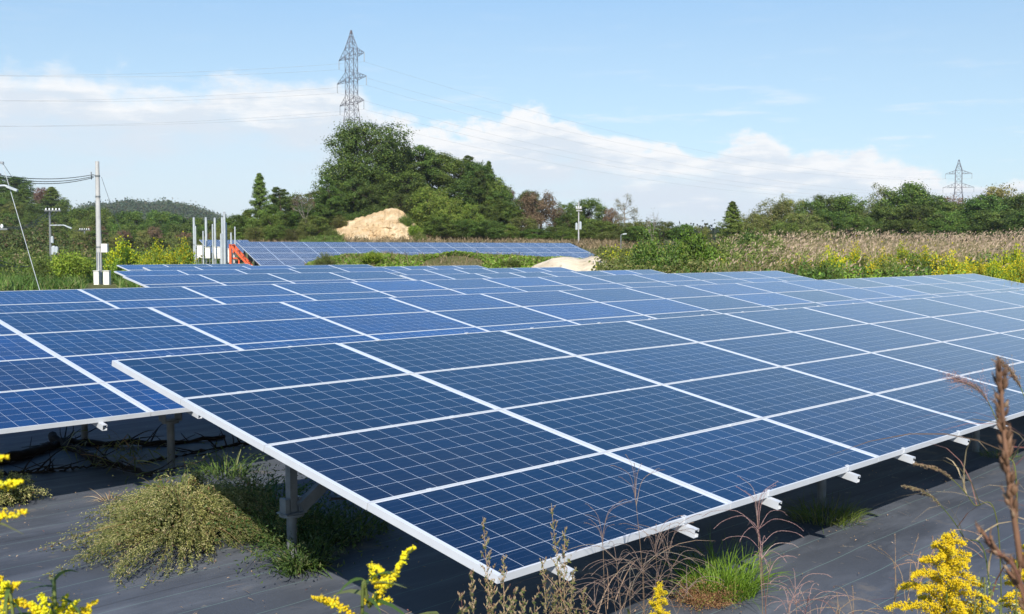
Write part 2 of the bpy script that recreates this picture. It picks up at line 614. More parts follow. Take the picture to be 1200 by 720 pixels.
L['reed'] = leafmat('silver_grass', (0.17, 0.15, 0.058), (0.34, 0.26, 0.135), (0.12, 0.15, 0.035), cscale=.18, clump=.28)
L['plume'] = leafmat('silver_grass_plume', (0.3, 0.2, 0.14), (0.42, 0.3, 0.21), (0.25, 0.16, 0.13), cscale=.15, clump=.2)
L['goldrod'] = leafmat('goldenrod_floret', (.78, .62, .010), (.89, .75, .020), (.64, .60, .04), trans=.25, clump=.12, obj_var=.05)
L['goldfar'] = leafmat('goldenrod_bloom', (0.42, 0.37, 0.012), (0.62, 0.55, 0.02), (0.22, 0.3, 0.03), trans=.3, clump=.3, cscale=.5, t3=.3)
L['stemgreen'] = leafmat('green_stem', (.10, .14, .030), (.16, .18, .045), trans=.15, clump=.15)
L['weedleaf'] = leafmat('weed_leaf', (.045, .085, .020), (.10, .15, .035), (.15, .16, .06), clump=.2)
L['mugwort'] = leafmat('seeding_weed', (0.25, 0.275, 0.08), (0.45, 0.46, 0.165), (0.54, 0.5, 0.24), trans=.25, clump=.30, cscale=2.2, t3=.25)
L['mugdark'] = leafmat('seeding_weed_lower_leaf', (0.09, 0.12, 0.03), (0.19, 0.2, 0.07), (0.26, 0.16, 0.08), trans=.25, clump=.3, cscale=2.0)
L['straw'] = leafmat('straw_blade', (.30, .20, .12), (.44, .32, .20), (.24, .11, .09), trans=.2, clump=.2, cscale=2.0)
L['purple'] = leafmat('purple_spike', (0.24, 0.15, 0.13), (0.36, 0.24, 0.2), (0.4, 0.32, 0.25), trans=.15, clump=.2, cscale=2.0)
L['brownpod'] = leafmat('brown_seed_pod', (.11, .055, .030), (.21, .115, .065), (.28, .18, .11), trans=.05, clump=.25, cscale=20.0)
L['redweed'] = leafmat('reddish_weed', (.20, .10, .045), (.33, .19, .09), (.22, .24, .05), trans=.2, clump=.3, cscale=3.0)


def ground_mat():
    m = bpy.data.materials.new('rough_ground')
    m.use_nodes = True
    g = NT(m.node_tree)
    out = g.n('ShaderNodeOutputMaterial')
    b = g.n('ShaderNodeBsdfPrincipled')
    g.link(b.outputs[0], out.inputs[0])
    pos = g.n('ShaderNodeNewGeometry').outputs['Position']
    n = g.noise(pos, .15, 5.0, .6)
    n2 = g.noise(pos, 2.5, 4.0, .6)
    c = g.ramp(n, [(.3, (.060, .085, .022)), (.5, (.110, .115, .038)), (.7, (.17, .14, .07))])
    c = g.mix(g.rng(n2, .4, .7), c, c4((.07, .075, .025)))
    g.link(c, b.inputs['Base Color'])
    b.inputs['Roughness'].default_value = .95
    b.inputs['Specular IOR Level'].default_value = .1
    bn = g.n('ShaderNodeBump')
    bn.inputs['Strength'].default_value = .6
    bn.inputs['Distance'].default_value = .1
    g.link(n2, bn.inputs['Height'])
    g.link(bn.outputs[0], b.inputs['Normal'])
    return m


def mat_mat():
    """woven black weed-control sheet, dusty, with thin green marker lines"""
    m = bpy.data.materials.new('weed_sheet')
    m.use_nodes = True
    g = NT(m.node_tree)
    out = g.n('ShaderNodeOutputMaterial')
    b = g.n('ShaderNodeBsdfPrincipled')
    g.link(b.outputs[0], out.inputs[0])
    pos = g.n('ShaderNodeNewGeometry').outputs['Position']
    x, y, z = g.xyz(pos)
    wob = g.noise(pos, .8, 2.0, .5)
    yy = g.m('ADD', y, g.m('MULTIPLY', wob, .05))
    c = c4((.046, .052, .064))
    big = g.noise(pos, .55, 5.0, .6)
    str_ = g.noise(g.comb(g.m('MULTIPLY', x, .55), g.m('MULTIPLY', y, 2.0), 0.0), 1.2, 6.0, .65)
    fine = g.noise(pos, 60.0, 2.0, .6)
    c = g.mix(g.rng(big, .35, .65, 0, .9), c, c4((.082, .092, .112)))
    c = g.mix(g.rng(str_, .47, .72, 0, .75), c, c4((.150, .162, .186)))
    c = g.mix(g.rng(fine, .35, .8, 0, .3), c, c4((.10, .10, .105)))
    # seams between the overlapping strips and marker threads
    t = g.m('FRACT', g.m('DIVIDE', yy, .335))
    line = g.m('LESS_THAN', g.m('ABSOLUTE', g.m('SUBTRACT', t, .5)), .0085)
    c = g.mix(g.m('MULTIPLY', line, .75), c, c4((.15, .23, .21)))
    s = g.m('FRACT', g.m('DIVIDE', yy, 1.98))
    seam = g.m('LESS_THAN', g.m('ABSOLUTE', g.m('SUBTRACT', s, .5)), .006)
    c = g.mix(g.m('MULTIPLY', seam, .35), c, c4((.03, .03, .034)))
    # washed-on sand
    sand = g.noise(pos, 1.1, 6.0, .62)
    c = g.mix(g.rng(sand, .60, .72, 0, .75), c, c4((.24, .20, .15)))
    specks = g.noise(pos, 9.0, 3.0, .5)
    c = g.mix(g.rng(specks, .68, .76, 0, .7), c, c4((.25, .22, .17)))
    g.link(c, b.inputs['Base Color'])
    b.inputs['Roughness'].default_value = .62
    b.inputs['Specular IOR Level'].default_value = .22
    bn = g.n('ShaderNodeBump')
    bn.inputs['Strength'].default_value = .35
    bn.inputs['Distance'].default_value = .02
    g.link(g.m('ADD', str_, g.m('MULTIPLY', fine, .15)), bn.inputs['Height'])
    g.link(bn.outputs[0], b.inputs['Normal'])
    return m


def soil_mat(name, a, b_, c_):
    m = bpy.data.materials.new(name)
    m.use_nodes = True
    g = NT(m.node_tree)
    out = g.n('ShaderNodeOutputMaterial')
    b = g.n('ShaderNodeBsdfPrincipled')
    g.link(b.outputs[0], out.inputs[0])
    pos = g.n('ShaderNodeNewGeometry').outputs['Position']
    n = g.noise(pos, .7, 6.0, .65)
    n2 = g.noise(pos, 3.0, 5.0, .6)
    c = g.ramp(n, [(.3, a), (.5, b_), (.7, c_)])
    c = g.mix(g.rng(n2, .58, .72, 0, .7), c, c4([v * .55 for v in a]))
    g.link(c, b.inputs['Base Color'])
    b.inputs['Roughness'].default_value = .95
    b.inputs['Specular IOR Level'].default_value = .1
    bn = g.n('ShaderNodeBump')
    bn.inputs['Strength'].default_value = .8
    bn.inputs['Distance'].default_value = .25
    g.link(n2, bn.inputs['Height'])
    g.link(bn.outputs[0], b.inputs['Normal'])
    return m


M['ground'] = ground_mat()
M['sheet'] = mat_mat()
M['sandstone'] = soil_mat('cut_sandstone', (.40, .26, .13), (.54, .39, .22), (.64, .51, .33))
M['sand'] = soil_mat('heaped_sand', (.46, .37, .25), (.60, .50, .36), (.68, .60, .46))

# ------------------------------------------------------------------ ground
def axis(a, b, fine, far):
    mid = np.arange(a, b + .01, fine)
    g = []
    s, p = fine, b
    while p < far:
        s *= 1.35
        p += s
        g.append(p)
    q = []
    s, p = fine, a
    while p > -far:
        s *= 1.35
        p -= s
        q.append(p)
    return np.array(q[::-1] + list(mid) + g)


def grid_mesh(X, Y, Z, mi=0):
    n, m_ = X.shape
    V = np.stack([X, Y, Z], -1).reshape(-1, 3)
    i = np.arange(n - 1)[:, None] * m_
    j = np.arange(m_ - 1)[None, :]
    F = np.stack([i + j, i + j + 1, i + m_ + j + 1, i + m_ + j], -1).reshape(-1, 4)
    return V, F


gx, gy = axis(-30, 150, 2.5, 5000), axis(-20, 190, 2.5, 5000)
X, Y = np.meshgrid(gx, gy)
Z = H(X, Y) - 0.04
b = MB()
b.add(*grid_mesh(X, Y, Z), 0, True)
tag(b.build('ground', M['ground']), kind='structure')

sx, sy = np.arange(-12, 31.8, .3), np.arange(-9, 41.5, .3)
X, Y = np.meshgrid(sx, sy)
Z = 0.006 + .010 * (1 + lump(X, Y, .55)) + .008 * (1 + lump(X, Y, .22, 1))
b = MB()
b.add(*grid_mesh(X, Y, Z), 0, True)
tag(b.build('weed_control_sheet', M['sheet']), kind='structure')

# ------------------------------------------------------------------ solar arrays
TILT = rad(10.60)
HP, WP = 0.9846, 1.976
CT, ST = math.cos(TILT), math.sin(TILT)


def panel_meshes(length, width, cellmat):
    lip, th = .011, .040
    g = MB()
    g.box((lip, lip, -.008), (length - lip, width - lip, -.002), 0)
    # back of the laminate is white
    g.add([[lip, lip, -.0085], [length - lip, lip, -.0085], [length - lip, width - lip, -.0085], [lip, width - lip, -.0085]], [[0, 3, 2, 1]], 1)
    f = MB()
    f.box((0, 0, -th), (length, lip, 0))
    f.box((0, width - lip, -th), (length, width, 0))
    f.box((0, lip, -th), (lip, width - lip, 0))
    f.box((length - lip, lip, -th), (length, width - lip, 0))
    return g.mesh('solar_panel', [cellmat, M['backsheet']]), f.mesh('panel_frame', M['alu'])


PAN = {WP: panel_meshes(1.968, .9766, M['panel']), 1.53: panel_meshes(1.522, .9766, M['panel9'])}


def channel(length, w=.042, h=.050, t=.0035):
    """open channel running along +Y, top at z=0"""
    b = MB()
    b.box((-w / 2, 0, -t), (w / 2, length, 0))
    b.box((-w / 2, 0, -h), (-w / 2 + t, length, -t))
    b.box((-w / 2 + t, 0, -h), (w / 2, length, -h + t))
    b.box((w / 2 - t, 0, -t - .014), (w / 2, length, -t))
    b.box((w / 2 - t, 0, -h + t), (w / 2, length, -h + t + .014))
    return b.mesh('purlin', M['rail'])


PURLIN = channel(4 * HP + .14)
_b = MB()
_b.tube([(0, 0, -.3), (0, 0, .36)], .038, 12)
_b.tube([(0, 0, .345), (0, 0, .36)], .085, 12)
_b.box((-.09, -.07, .36), (.09, .07, .368))
_b.box((-.09, -.07, .368), (-.082, .07, .53))
_b.box((.082, -.07, .368), (.09, .07, .53))
SCREW = _b.mesh('ground_screw', M['galv'])


def clamp_mesh():
    b = MB()
    b.box((-.018, -.016, -.030), (.018, .016, .0022))
    b.tube([(0, 0, .0022), (0, 0, .005)], .006, 6)
    return b.mesh('clamp', M['rail'])


CLAMP = clamp_mesh()


def solar_array(x0, y0, z0, cols, W, label, gap_clamps=False, supports=True, post0=None):
    root = empty('solar_array', (x0, y0, 0))
    tag(root, label, 'solar array', 'rows of solar arrays on the weed control sheet')
    pm, fm = PAN[W]
    zl = z0
    for i in range(cols):
        for j in range(4):
            p = link('solar_panel', pm, root, (i * W + .004, (j * HP + .004) * CT, zl + (j * HP + .004) * ST), (TILT, 0, 0))
            jit = random.Random(i * 17 + j * 5 + int(y0 * 10))
            p.rotation_euler = (TILT + jit.uniform(-.0012, .0012), jit.uniform(-.0012, .0012), 0)
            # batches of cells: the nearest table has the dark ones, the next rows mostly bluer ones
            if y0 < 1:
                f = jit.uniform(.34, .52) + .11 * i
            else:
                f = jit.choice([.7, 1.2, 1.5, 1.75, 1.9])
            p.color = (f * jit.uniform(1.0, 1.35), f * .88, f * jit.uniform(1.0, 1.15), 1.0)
            link('panel_frame', fm, p)
    # purlins up the slope, two to a panel
    for i in range(cols):
        for o in (.225, .765):
            link('purlin', PURLIN, root, ((i + o) * W, -.08 * CT + .040 * ST, zl - .08 * ST - .041 * CT), (TILT, 0, 0))
    if post0 is not None and x0 == 0:
        for i in range(8):
            for o in (.225, .765):
                for j in range(5):
                    q = j * HP + (.012 if j == 0 else (-.004 if j == 4 else .0))
                    link('clamp', CLAMP, root, ((i + o) * W, q * CT, zl + q * ST), (TILT, 0, 0))
    if not supports:
        return root
    Lx = cols * W
    for j in (1.0, 3.05):
        y, z = j * HP * CT, zl + j * HP * ST - .041 - .052 - .012
        b = MB()
        b.box((.36, y - .03, z - .10), (Lx - .2, y - .024, z))
        b.box((.36, y - .024, z - .006), (Lx - .2, y + .03, z))
        b.box((.36, y - .024, z - .10), (Lx - .2, y + .03, z - .094))
        b.build('beam', M['galv'], root)
        n = max(2, int(round(Lx / 3.5)))
        xs = [post0 + 3.5 * k for k in range(n) if post0 + 3.5 * k < Lx] if post0 is not None else [Lx * (k + .5) / n for k in range(n)]
        if j > 2:
            xs[0] = .88 if post0 is not None else xs[0]
        for k, x in enumerate(xs):
            h = z - .10
            if j < 2:
                s = h / .53
                link('ground_screw', SCREW, root, (x, y, 0.0)).scale = (1, 1, s)
            else:
                zb = .37 if post0 is not None and k == 0 else .32
                b = MB()
                b.box((x - .03, y - .03, zb), (x + .03, y - .024, h))
                b.box((x - .03, y - .024, zb), (x - .024, y + .03, h))
                b.box((x + .024, y - .024, zb), (x + .03, y + .03, h))
                po = b.build('post', M['galv'], root)
                b = MB()
                b.tube([(x, y, -.3), (x, y, zb - .01)], .038, 12)
                b.tube([(x, y, zb - .03), (x, y, zb - .012)], .09, 12)
                b.box((x - .085, y - .07, zb - .011), (x + .085, y + .07, zb - .003))
                b.box((x - .075, y - .036, zb - .003), (x - .04, y + .04, zb + .10))
                b.box((x + .04, y - .036, zb - .003), (x + .075, y + .04, zb + .10))
                b.build('ground_screw', M['galv'], root)
                b = MB()
                b.bar((x + .04, y - .055, zb + .03), (x + .04 + 1.05, y - .055, h + .03), .045, .085)
                b.build('brace', M['galv'], root)
    # junction boxes and cable slung under the panels
    b = MB()
    xs = np.linspace(.1, Lx - .1, cols * 10)
    yy = 1.45 * HP
    cz = zl + 1.45 * HP * ST - .13 - .05 * np.abs(np.sin(xs * 3.1)) - .03 * np.abs(np.sin(xs * 1.3))
    b.tube(np.stack([xs, np.full_like(xs, yy), cz], 1), .008, 5)
    b.build('cable', M['wire'], root)
    return root


GR = 'rows of solar arrays on the weed control sheet'
solar_array(0, 0, .73, 12, WP, 'nearest solar array, its white left end and low front edge over the weed sheet', post0=1.44)
solar_array(1.135 - 2 * WP, 5.502, .787, 17, WP, 'second solar array from the front, just behind the nearest one', post0=1.15)
solar_array(4.658 - 2 * WP, 11.06, .838, 14, WP, 'third solar array from the front, passing before the white concrete pole')
solar_array(8.17, 16.62, .915, 4, WP, 'short raised solar array four panels long, left half of the fourth row')
solar_array(16.6, 16.62, .80, 8, 1.53, 'lower right half of the fourth row of solar panels, eight columns long')
solar_array(10.6, 22.16, .922, 5, WP, 'raised solar array of the fifth row, behind the short one of four columns')
solar_array(20.85, 22.16, .82, 6, 1.53, 'lower solar array at the right end of the fifth row, near the sand heap')
solar_array(14.28, 27.70, .935, 5, WP, 'raised solar array of the sixth row whose far corner meets the green bank')
solar_array(24.4, 27.70, .84, 4, 1.53, 'small low solar array ending the sixth row below the green bank')
solar_array(16.0, 33.24, .94, 3, WP, 'farthest and shortest solar array, three columns below the cream cabinets')


# big array on the slope beyond the green bank
FAZ, FT = rad(17.6), rad(13.9)
fs = np.array([math.sin(FAZ) * math.cos(FT), math.cos(FAZ) * math.cos(FT), math.sin(FT)])     # up the slope
fr = np.array([-math.cos(FAZ), math.sin(FAZ), 0.0])                                           # towards its left end
P0 = at(718.8, 308.5, 85)


def pix(P):
    d = np.asarray(P, float) - CAM
    z = d @ FW
    return 600 + FPX * (d @ RT) / z, 360 - FPX * (d @ UP) / z


ss = np.linspace(1, 40, 400)
SL = ss[np.argmin([abs(pix(P0 + fs * s)[1] - 284.6) for s in ss])]
wl = np.linspace(5, 120, 800)
FL = wl[np.argmin([abs(pix(P0 + fs * SL + fr * w)[0] - 276) for w in wl])]
print('FAR ARRAY', SL, FL, pix(P0 + fs * SL), pix(P0 + fr * FL), pix(P0 + fs * SL + fr * FL))


def far_mat():
    m = bpy.data.materials.new('distant_solar_cells')
    m.use_nodes = True
    g = NT(m.node_tree)
    out = g.n('ShaderNodeOutputMaterial')
    x, y, z = g.xyz(g.n('ShaderNodeTexCoord').outputs['Object'])

    def ln(v, p, w):
        f = g.m('FRACT', g.m('DIVIDE', v, p))
        return g.m('LESS_THAN', f, w / p)
    frame = g.m('MULTIPLY', ln(y, .995, .03), .25)
    seam = ln(x, 1.66, .05)
    grid = g.m('MAXIMUM', ln(x, .166, .016), ln(y, .166, .016))
    cid = g.comb(g.m('FLOOR', g.m('DIVIDE', x, 1.66)), g.m('FLOOR', g.m('DIVIDE', y, .995)), 0.0)
    wn = g.n('ShaderNodeTexWhiteNoise', noise_dimensions='3D')
    g.link(cid, wn.inputs['Vector'])
    c = g.mix(wn.outputs['Value'], c4((.012, .026, .070)), c4((.012, .034, .10)))
    c = g.mix(g.m('MAXIMUM', g.m('MULTIPLY', g.m('MAXIMUM', frame, seam), .9), g.m('MULTIPLY', grid, .9)), c, c4((.62, .64, .66)))
    b = g.n('ShaderNodeBsdfPrincipled')
    g.link(c, b.inputs['Base Color'])
    b.inputs['Roughness'].default_value = .5
    b.inputs['Specular IOR Level'].default_value = 0.0
    b.inputs['Coat Weight'].default_value = 1.0
    b.inputs['Coat IOR'].default_value = 1.46
    b.inputs['Coat Roughness'].default_value = .09
    g.link(b.outputs[0], out.inputs[0])
    return m


M['farcells'] = far_mat()
NROW = 4
rl = SL / NROW
ordinal = ['lowest', 'second lowest', 'third lowest', 'topmost']
for k in range(NROW):
    o = P0 + fs * rl * k + fr * FL
    root = empty('hillside_solar_array', o)
    tag(root, '%s band of the big solar array on the slope under the sandy cliff' % ordinal[k], 'solar array',
        'bands of solar panels on the far slope')
    Mx = Matrix(((-fr[0], fs[0], 0), (-fr[1], fs[1], 0), (0, fs[2], 0)))
    zax = np.cross(-fr, fs)
    Mx = Matrix(((-fr[0], fs[0], zax[0]), (-fr[1], fs[1], zax[1]), (-fr[2], fs[2], zax[2])))
    b = MB()
    b.box((0, 0, -.05), (FL, rl - .12, 0))
    p = b.build('panel_bank', M['farcells'], root)
    p.rotation_euler = Mx.to_euler()
    for q in (.15, .85):
        b = MB()
        for x in np.arange(.6, FL, 3.3):
            t = -fr * x + fs * (rl * q)
            gz = float(H(o[0] + t[0], o[1] + t[1])) - o[2]
            b.bar((t[0], t[1], gz - .2), (t[0], t[1], t[2] - .06), .1)
        tag(b.build('post', M['galv'], root), kind='stuff')
# small block of panels left of the white conduits
o = at(247, 296, 88)
root = empty('hillside_solar_array', o)
tag(root, 'small block of solar panels showing between the pale conduit posts', 'solar array', 'bands of solar panels on the far slope')
b = MB()
b.box((0, 0, -.05), (4.2, 4.5, 0))
p = b.build('panel_bank', M['farcells'], root)
p.rotation_euler = Mx.to_euler()
for x in (.5, 3.7):
    for q in (.5, 4.0):
        b = MB()
        t = -fr * x + fs * q
        b.bar((t[0], t[1], float(H(o[0] + t[0], o[1] + t[1])) - o[2] - .3), (t[0], t[1], t[2] - .06), .1)
        b.build('post', M['galv'], root)

# ------------------------------------------------------------------ sandy cut, bank, sand heap
def mound(name, poly, D, depth, mats, rough=.25, n=60, m=26, kind=None, label=None, cat=None, z_extra=0.0):
    """a rounded heap whose skyline follows poly [(px, py_top)], D metres ahead, going back by depth metres"""
    px = np.array([q[0] for q in poly], float)
    py = np.array([q[1] for q in poly], float)
    u = np.linspace(px[0], px[-1], n)
    top = np.interp(u, px, py)
    rows = []
    for k in range(m):
        t = k / (m - 1)                       # 0 front foot .. 1 back foot
        d = D - depth * .5 + depth * t
        prof = math.sin(math.pi * min(1, t * 1.25) / 2) if t < .8 else math.sin(math.pi * (1 - t) / .4 / 2 * 1.0)
        prof = max(0.0, prof)
        pts = np.array([at(a, 294, d) for a in u])
        g0 = H(pts[:, 0], pts[:, 1]) - .15
        zt = CAM[2] + (294 - top) * D / FPX
        hgt = np.maximum(zt - g0, 0.02)
        z = g0 + hgt * prof + rough * lump(pts[:, 0] * 1.0, pts[:, 1], .9) * prof * min(1, D / 60) + rough * .5 * lump(pts[:, 0], pts[:, 1], .35, 1) * prof
        rows.append(np.stack([pts[:, 0], pts[:, 1], z], 1))
    A = np.array(rows)
    b = MB()
    b.add(*grid_mesh(A[..., 0], A[..., 1], A[..., 2]), 0, True)
    o = b.build(name, mats)
    tag(o, label, cat, None, kind)
    return A


# the pale cut in the knoll: a steep ragged face with its own body behind
def cliff():
    px = [386, 393, 402, 412, 424, 436, 447, 456, 463, 470, 478, 486, 494, 502]
    py = [272, 265, 261, 257.5, 254.5, 251, 247, 244.6, 243.5, 246.5, 253, 262, 272, 281]
    n, m = 90, 40
    u = np.linspace(px[0], px[-1], n)
    top = np.interp(u, px, py) + .5 * np.sin(u * .9) + .4 * np.sin(u * .37)
    rows = []
    for k in range(m + 8):
        t = min(1.0, k / (m - 1))
        back = max(0, k - m + 1) * .8
        d = 121.0 + 5.0 * t ** 1.3 + back
        py_ = 283 + (top - 283) * t
        P = np.array([at(a, y, d if back == 0 else 126.0) for a, y in zip(u, py_)])
        if back:
            P = P + np.array([FW[0], FW[1], 0]) * back - np.array([0, 0, .05 * back * back])
        r = .13 * lump(u * .8, np.full_like(u, k * .12), .5) + .7 * lump(u * .35, np.full_like(u, k * .25), 3.0) + .45 * lump(u * .35, np.full_like(u, k * .3), 1.0, 1) + .25 * lump(u * .35, np.full_like(u, k * .35), .35, 2) + .12 * np.sign(np.sin(k * .55 + lump(u, u * 0, 6.0) * 2.5)) * np.clip(lump(u * .5, np.full_like(u, k * .3), 2.0, 1) + .3, 0, 1)
        fade = math.sin(math.pi * min(.98, max(.05, t)))
        P = P + np.array([FW[0], FW[1], .15])[None] * (r * (.4 + .6 * fade))[:, None]
        rows.append(P)
    A = np.array(rows)
    b = MB()
    b.add(*grid_mesh(A[..., 0], A[..., 1], A[..., 2]), 0, False)
    tag(b.build('cut_bank', M['sandstone']), kind='structure')


cliff()

BANK = mound('bank', [(350, 318), (362, 309), (380, 304), (400, 302), (425, 300), (450, 299.5), (480, 302), (505, 301.5), (530, 299.5), (560, 298), (590, 300.5),
                      (620, 303), (650, 305), (690, 309), (730, 309), (760, 310), (790, 318)], 57, 9, M['ground'], .12, 110, 24, kind='structure')
SANDH = mound('sand_heap', [(622, 313), (634, 307), (648, 300.5), (660, 298.5), (672, 299), (682, 300), (692, 297.5), (700, 299), (708, 304), (718, 311), (724, 314)], 55.0, 5.5,
              M['sand'], .17, 90, 30, label='pale heap of sand at the end of the green bank', cat='sand heap')


def scatter_on(A, n, lo=.05, hi=.95, rng=RR):
    """random points on a mound grid, with its row parameter"""
    m, k, _ = A.shape
    a = rng.uniform(lo, hi, n) * (m - 1)
    c = rng.uniform(0, .999, n) * (k - 1)
    i, j = a.astype(int), c.astype(int)
    fa, fc = (a - i)[:, None], (c - j)[:, None]
    return (A[i, j] * (1 - fa) * (1 - fc) + A[i + 1, j] * fa * (1 - fc) + A[i, j + 1] * (1 - fa) * fc + A[i + 1, j + 1] * fa * fc), c / (k - 1)


r = np.random.default_rng(11)
P, cc = scatter_on(BANK, 34000, .08, .80, r)
keep = lump(P[:, 0], P[:, 1], 1.6) > -.75
P = P[keep]
hgt = .04 + .16 * np.clip(lump(P[:, 0], P[:, 1], 1.1, 1) + .5, 0, 1.5)
P = P + np.array([0, 0, 1.0]) * (r.uniform(0, 1, len(P)) * hgt)[:, None]
b = MB()
b.leaves(P, r.normal(size=(len(P), 3)) * .7 + np.array([0, 0, .9]), r.uniform(.10, .22, len(P)), .75, r)
tag(b.build('ground_cover', L['kudzu']), kind='stuff')
P, cc = scatter_on(BANK, 3500, .1, .7, r)
b = MB()
b.blades(P, np.array([0, 0, 1.0]) + r.normal(size=(len(P), 3)) * .3, r.uniform(.25, .6, len(P)), .03, .5, rng=r)
tag(b.build('dry_grass', L['drygrass']), kind='stuff')


# ------------------------------------------------------------------ plants: general builders
def limb_path(a, b, bend, r, n=6):
    t = np.linspace(0, 1, n)[:, None]
    a, b = np.asarray(a, float), np.asarray(b, float)
    k = r.normal(size=3) * bend * np.linalg.norm(b - a)
    return a + (b - a) * t + k * np.sin(math.pi * t) * .5


def broadleaf(seed, h=10.0, w=8.0, lobes=16, leaves=9000, ls=.34, low=.22, gap=1.0):
    """(trunk mesh, crown mesh) builders of a broadleaf tree, base at the origin"""
    r = np.random.default_rng(seed)
    tb, cb = MB(), MB()
    top = np.array([r.normal() * .3, r.normal() * .3, h * .72])
    P = limb_path((0, 0, -.3), top, .05, r, 9)
    tb.tube(P, np.linspace(.028 * h, .006 * h, 9), 8)
    C, Rd = [], []
    for k in range(lobes):
        a = k * 2.399 + r.uniform(-.4, .4)
        zz = low + (1 - low) * ((k + .5) / lobes) ** .95
        rad_ = w * .5 * math.sqrt(max(.05, 1 - ((zz - .5) / .56) ** 2)) * r.uniform(.45, .85)
        c = np.array([math.cos(a) * rad_, math.sin(a) * rad_, zz * h * .93])
        C.append(c)
        Rd.append(r.uniform(.12, .22) * w * (1.2 - .45 * zz))
        s = P[min(8, int(2 + zz * 6))]
        tb.tube(limb_path(s, c, .12, r, 5), np.linspace(.010 * h, .003 * h, 5), 5)
        for q in range(2):
            e = c + r.normal(size=3) * Rd[-1] * .6
            tb.tube(limb_path(c * .7 + s * .3, e, .15, r, 4), np.linspace(.005 * h, .0015 * h, 4), 4)
    C, Rd = np.array(C), np.array(Rd)
    # leaf sprays: clumps on the lobes' shells
    n_ = 34
    ncl = leaves // n_
    li = r.choice(len(C), ncl, p=Rd ** 2 / (Rd ** 2).sum())
    d = r.normal(size=(ncl, 3))
    d[:, 2] = d[:, 2] * .75 + np.abs(d[:, 2]) * .25
    d /= np.linalg.norm(d, axis=1)[:, None]
    rr = Rd[li] * (r.uniform(.35, 1.08, ncl) ** .6)
    cl = C[li] + d * rr[:, None]
    cs = r.uniform(.22, .46, ncl) * (w / 8.0) ** .5
    off = r.normal(size=(ncl * n_, 3)) * np.array([1, 1, .75])
    pts = np.repeat(cl, n_, 0) + off * np.repeat(cs, n_)[:, None]
    nr = off * .9 + np.repeat(d, n_, 0) * .6 + r.normal(size=(ncl * n_, 3)) * .55 + np.array([0, 0, .25])
    cb.leaves(pts, nr, r.uniform(.6, 1.25, len(pts)) * ls, .6, r)
    return tb, cb


def conifer(seed, h=10.0, w=3.4, leaves=7000, ls=.32, open_=.0):
    r = np.random.default_rng(seed)
    tb, cb = MB(), MB()
    tb.tube([(0, 0, -.3), (0, 0, h * .5), (0, 0, h * .985)], [.018 * h, .010 * h, .002 * h], 7)
    nb = 90
    per = leaves // nb
    for k in range(nb):
        t = (k + r.uniform(0, 1)) / nb
        z = h * (.06 + .93 * t)
        Lb = w * .5 * (1 - t) ** .75 * r.uniform(.65, 1.15) + .12
        a = k * 2.399 + r.uniform(-.3, .3)
        e = np.array([math.cos(a) * Lb, math.sin(a) * Lb, z + Lb * r.uniform(-.1, .35)])
        s = np.array([0, 0, z])
        tb.tube([s, (s + e) / 2 + (0, 0, .03 * Lb), e], [.004 * h, .003 * h, .0015 * h], 4)
        q = r.uniform(.15, 1.05, per) ** .8
        pt = s + (e - s) * q[:, None] + r.normal(size=(per, 3)) * np.array([.16, .16, .12]) * (.5 + Lb * .45)
        cb.leaves(pt, r.normal(size=(per, 3)) * .6 + np.array([math.cos(a), math.sin(a), .6]), r.uniform(.6, 1.2, per) * ls, .4, r)
    return tb, cb


def pine(seed, h=10.0, w=6.0, leaves=7000, ls=.30):
    r = np.random.default_rng(seed)
    tb, cb = MB(), MB()
    P = limb_path((0, 0, -.3), (r.normal() * .5, r.normal() * .5, h * .95), .04, r, 8)
    tb.tube(P, np.linspace(.02 * h, .004 * h, 8), 7)
    nb = 26
    per = leaves // nb // 3
    for k in range(nb):
        t = .18 + .82 * (k + r.uniform(0, 1)) / nb
        s = P[0] + (P[-1] - P[0]) * t
        Lb = w * .5 * (1.05 - t) ** .55 * r.uniform(.6, 1.1)
        a = k * 2.399 + r.uniform(-.4, .4)
        e = s + np.array([math.cos(a) * Lb, math.sin(a) * Lb, Lb * r.uniform(.05, .45)])
        tb.tube(limb_path(s, e, .1, r, 4), np.linspace(.006 * h, .002 * h, 4), 4)
        for q in range(3):
            c = s + (e - s) * (.55 + .25 * q) + r.normal(size=3) * .15 * Lb
            pt = c + r.normal(size=(per, 3)) * np.array([.30, .30, .13]) * (.5 + Lb * .3)
            cb.leaves(pt, r.normal(size=(per, 3)) * .7 + np.array([0, 0, .9]), r.uniform(.6, 1.2, per) * ls, .35, r)
    return tb, cb


def bare(seed, h=8.0, w=4.0, leaves=600, ls=.22):
    """thin tree that has lost most leaves"""
    r = np.random.default_rng(seed)
    tb, cb = MB(), MB()
    tips = []

    def grow(a, d, L_, rad_, lev):
        e = a + d * L_
        tb.tube(limb_path(a, e, .08, r, 4), np.linspace(rad_, rad_ * .6, 4), 5 if lev < 2 else 4, cap=False)
        if lev >= 4:
            tips.append(e)
            return
        for q in range(3 if lev else 4):
            dd = d + r.normal(size=3) * .45
            dd[2] = abs(dd[2]) * .8 + .15
            dd /= np.linalg.norm(dd)
            grow(a + (e - a) * r.uniform(.55, 1.0), dd, L_ * r.uniform(.55, .8), rad_ * .55, lev + 1)
    grow(np.array([0, 0, -.2]), np.array([0, 0, 1.0]), h * .34, .014 * h, 0)
    tips = np.array(tips)
    i = r.choice(len(tips), leaves)
    pt = tips[i] + r.normal(size=(leaves, 3)) * .22
    cb.leaves(pt, r.normal(size=(leaves, 3)), r.uniform(.6, 1.2, leaves) * ls, .5, r)
    return tb, cb


PROTO = {}


def proto(key, maker, leaf, bark='bark', name='tree', cat='tree'):
    tb, cb = maker
    PROTO[key] = (tb.mesh('trunk', M[bark]), cb.mesh('crown', L[leaf]), name, cat)


